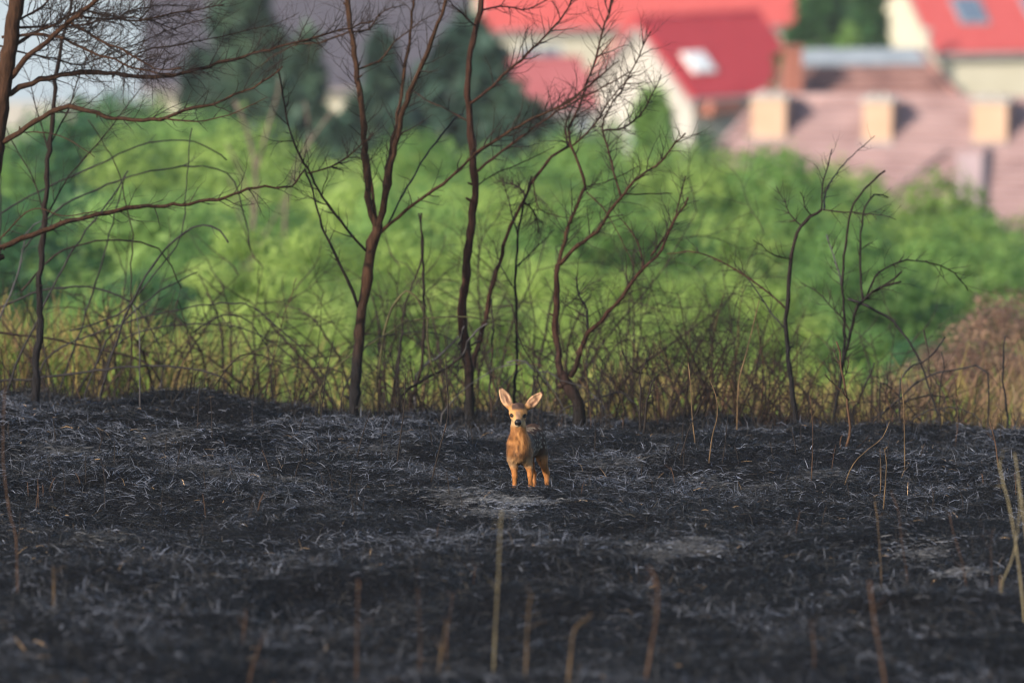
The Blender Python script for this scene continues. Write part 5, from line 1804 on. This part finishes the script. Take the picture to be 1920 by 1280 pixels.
# right house
r5 = gable_house('cream house with coral red roof and skylight at the upper right', 1762, 104, 342, 12, 9.0, 9.5, 2.1, 7, 'cream', 'red_roof', over=.12)
skylight(r5, 1.0, 1.9, .30, .62, 9.5, 2.1, mat='metal')
skylight(r5, 3.2, 4.1, .30, .62, 9.5, 2.1, mat='metal')
window(r5, 1.2, 2.2, -4.2, -2.9)
vp = MB()
vp.tube([Vector((-.5, -.5, -.5)), Vector((-.5, -.5, .75))], [.10, .09], 8)
vp.tube([Vector((-.5, -.5, .75)), Vector((-.5, -.5, .85))], [.16, .16], 8)
vp.box(-.75, -.25, -.7, -.3, -1.1, -.45)
vp.build('vent_pipe', M['cap'], r5)

# brown hipped roof with sheet metal ridge
def hip_house(label, u, v, D, phi, Lx, W, h, inset_l, inset_r, wall_h, wall, roof, rows, metal=False):
    """origin: left end of the ridge; local x along the ridge, y to the back"""
    o, a = frame_of(u, v, D, phi)
    root = thing('house', (o.x, o.y, o.z), label, 'house', None, a)
    A, B = Vector((0, 0, 0)), Vector((Lx, 0, 0))
    fl, fr = Vector((-inset_l, -W / 2, -h)), Vector((Lx + inset_r, -W / 2, -h))
    bl, br = Vector((-inset_l, W / 2, -h)), Vector((Lx + inset_r, W / 2, -h))
    def solid(pts):
        n = (pts[1] - pts[0]).cross(pts[-1] - pts[0]).normalized()
        if n.z < 0:
            n = -n
        mb = MB()
        mb.prism([p - n * .12 for p in pts], n * .12)
        return mb.build('roof', M[roof], root)
    front = solid([fl, fr, B, A])
    solid([br, bl, A, B])
    solid([bl, fl, A])
    solid([fr, br, B])
    cm = MB()
    courses(cm, fl, fr, B, A, rows, .055)
    cm.build('tile_courses', M[roof], front, kind='stuff')
    for (p, q) in ((A, fl), (B, fr), (A, bl), (B, br)):
        hp = MB()
        hp.tube([p + Vector((0, 0, .04)), q + Vector((0, 0, .04))], [.11, .11], 6)
        hp.build('hip_tiles', M[roof], root)
    wb = MB()
    wb.box(-inset_l + .5, Lx + inset_r - .5, -W / 2 + .5, W / 2 - .5, -h - wall_h, -h - .03)
    wb.build('wall', M[wall], root)
    gm = MB()
    gm.tube([fl + Vector((0, -.08, .0)), fr + Vector((0, -.08, .0))], [.09, .09], 8)
    gm.build('gutter', M['gutter'], root)
    rg = MB()
    if metal:
        rg.prism([(-.1, -.36, -.24), (Lx + .1, -.36, -.24), (Lx + .1, 0, .08), (-.1, 0, .08)], (0, 0, .06))
        rg.prism([(-.1, .003, .08), (Lx + .1, .003, .08), (Lx + .1, .36, -.24), (-.1, .36, -.24)], (0, 0, .06))
        rg.build('ridge_sheet', M['metal'], root)
    else:
        rg.tube([A + Vector((0, 0, .05)), B + Vector((0, 0, .05))], [.12, .12], 8)
        rg.build('ridge_cap', M[roof], root)
    return root
r6 = hip_house('house with mottled brown hipped roof and blue grey metal ridge', 1482, 104, 268, 10, 3.1, 6.0, 2.6, .3, 1.9, 4, 'white', 'brown_tile', 16, metal=True)
ch = MB()
ch.box(-.40, -.02, -1.5, -1.1, -1.6, .25)
ch.box(-.45, .03, -1.55, -1.05, .253, .33)
co_ = ch.build('chimney', M['brick'], r6)

# big mauve roof with three chimneys
PH = -11
hM, WM = 3.6, 10.4
r7 = hip_house('large house with weathered mauve tiled roof and three peach chimneys', 1432, 188, 246, PH, 9.5, WM, hM, 2.6, 2.6, 3.5, 'cream', 'mauve', 26)
def on_front(x, drop):
    """point on the front roof plane, drop metres below the ridge"""
    return Vector((x, -drop / hM * WM / 2, -drop))
def chimney(u, w, drop_base, tall):
    # find x along the ridge for photo position u
    S = px(245)
    x = (u - 1432) * S / math.cos(math.radians(PH))
    b = on_front(x, drop_base)
    mb = MB()
    mb.box(x - w / 2, x + w / 2, b.y, b.y + .75, b.z - .35, b.z + tall)
    c = mb.build('chimney', M['chimney'], r7)
    cp = MB()
    cp.box(x - w / 2 - .05, x + w / 2 + .05, b.y - .05, b.y + .8, b.z + tall + .002, b.z + tall + .07)
    cp.build('cap', M['cap'], c)
    for k in (-.2, .2):
        pt = MB()
        pt.tube([Vector((x + k * w, b.y + .37, b.z + tall + .07)), Vector((x + k * w, b.y + .37, b.z + tall + .17))], [.08, .07], 8)
        pt.build('pot', M['cap'], c)
    fl = MB()
    fl.box(x - w / 2 - .06, x + w / 2 + .06, b.y - .08, b.y - .003, b.z - .12, b.z + .06)
    fl.build('flashing', M['gutter'], c)
chimney(1457, .74, .78, .90)
chimney(1661, .62, .80, .88)
chimney(1870, .74, .78, .88)
S_ = px(245)
sm = MB()
xv = (1838 - 1432) * S_ / math.cos(math.radians(PH))
nrm = Vector((0, -hM, WM / 2)).normalized()
sm.prism([on_front(xv - .28, 1.0) + nrm * .06, on_front(xv + .20, 3.3) + nrm * .06, on_front(xv + .75, 3.3) + nrm * .06, on_front(xv + .27, 1.0) + nrm * .06], nrm * .03)
sm.build('valley_sheet', M['flashing'], r7)
dm = MB()
xd = (1872 - 1432) * S_ / math.cos(math.radians(PH))
dm.tube([on_front(xd, .95) + nrm * .1, on_front(xd + .22, 3.3) + nrm * .1], [.075, .06], 8)
dm.build('dark_line', M['slate'], r7)  # thin dark line running down the slope below the right chimney
hb = MB()
xh = (1790 - 1432) * S_ / math.cos(math.radians(PH))
hb.tube([on_front(xh, .95) + nrm * .06, on_front(xh - 1.2, 1.9) + nrm * .06], [.12, .12], 6)
hb.build('hip_tiles', M['mauve'], r7)

# ------------------------------------------------------------------ summer haze over the valley
def build_haze():
    m = bpy.data.materials.new('summer_haze')
    m.use_nodes = True
    nt = m.node_tree
    nt.nodes.remove(nt.nodes['Principled BSDF'])
    pv = nt.nodes.new('ShaderNodeVolumePrincipled')
    pv.inputs['Color'].default_value = (.86, .90, .97, 1)
    pv.inputs['Density'].default_value = .00016
    pv.inputs['Anisotropy'].default_value = .1
    nt.links.new(pv.outputs[0], nt.nodes['Material Output'].inputs['Volume'])
    mb = MB()
    mb.box(-1000, 1000, -320, 1020, -75, 30)
    mb.build('haze', m, None, kind='stuff')
build_haze()
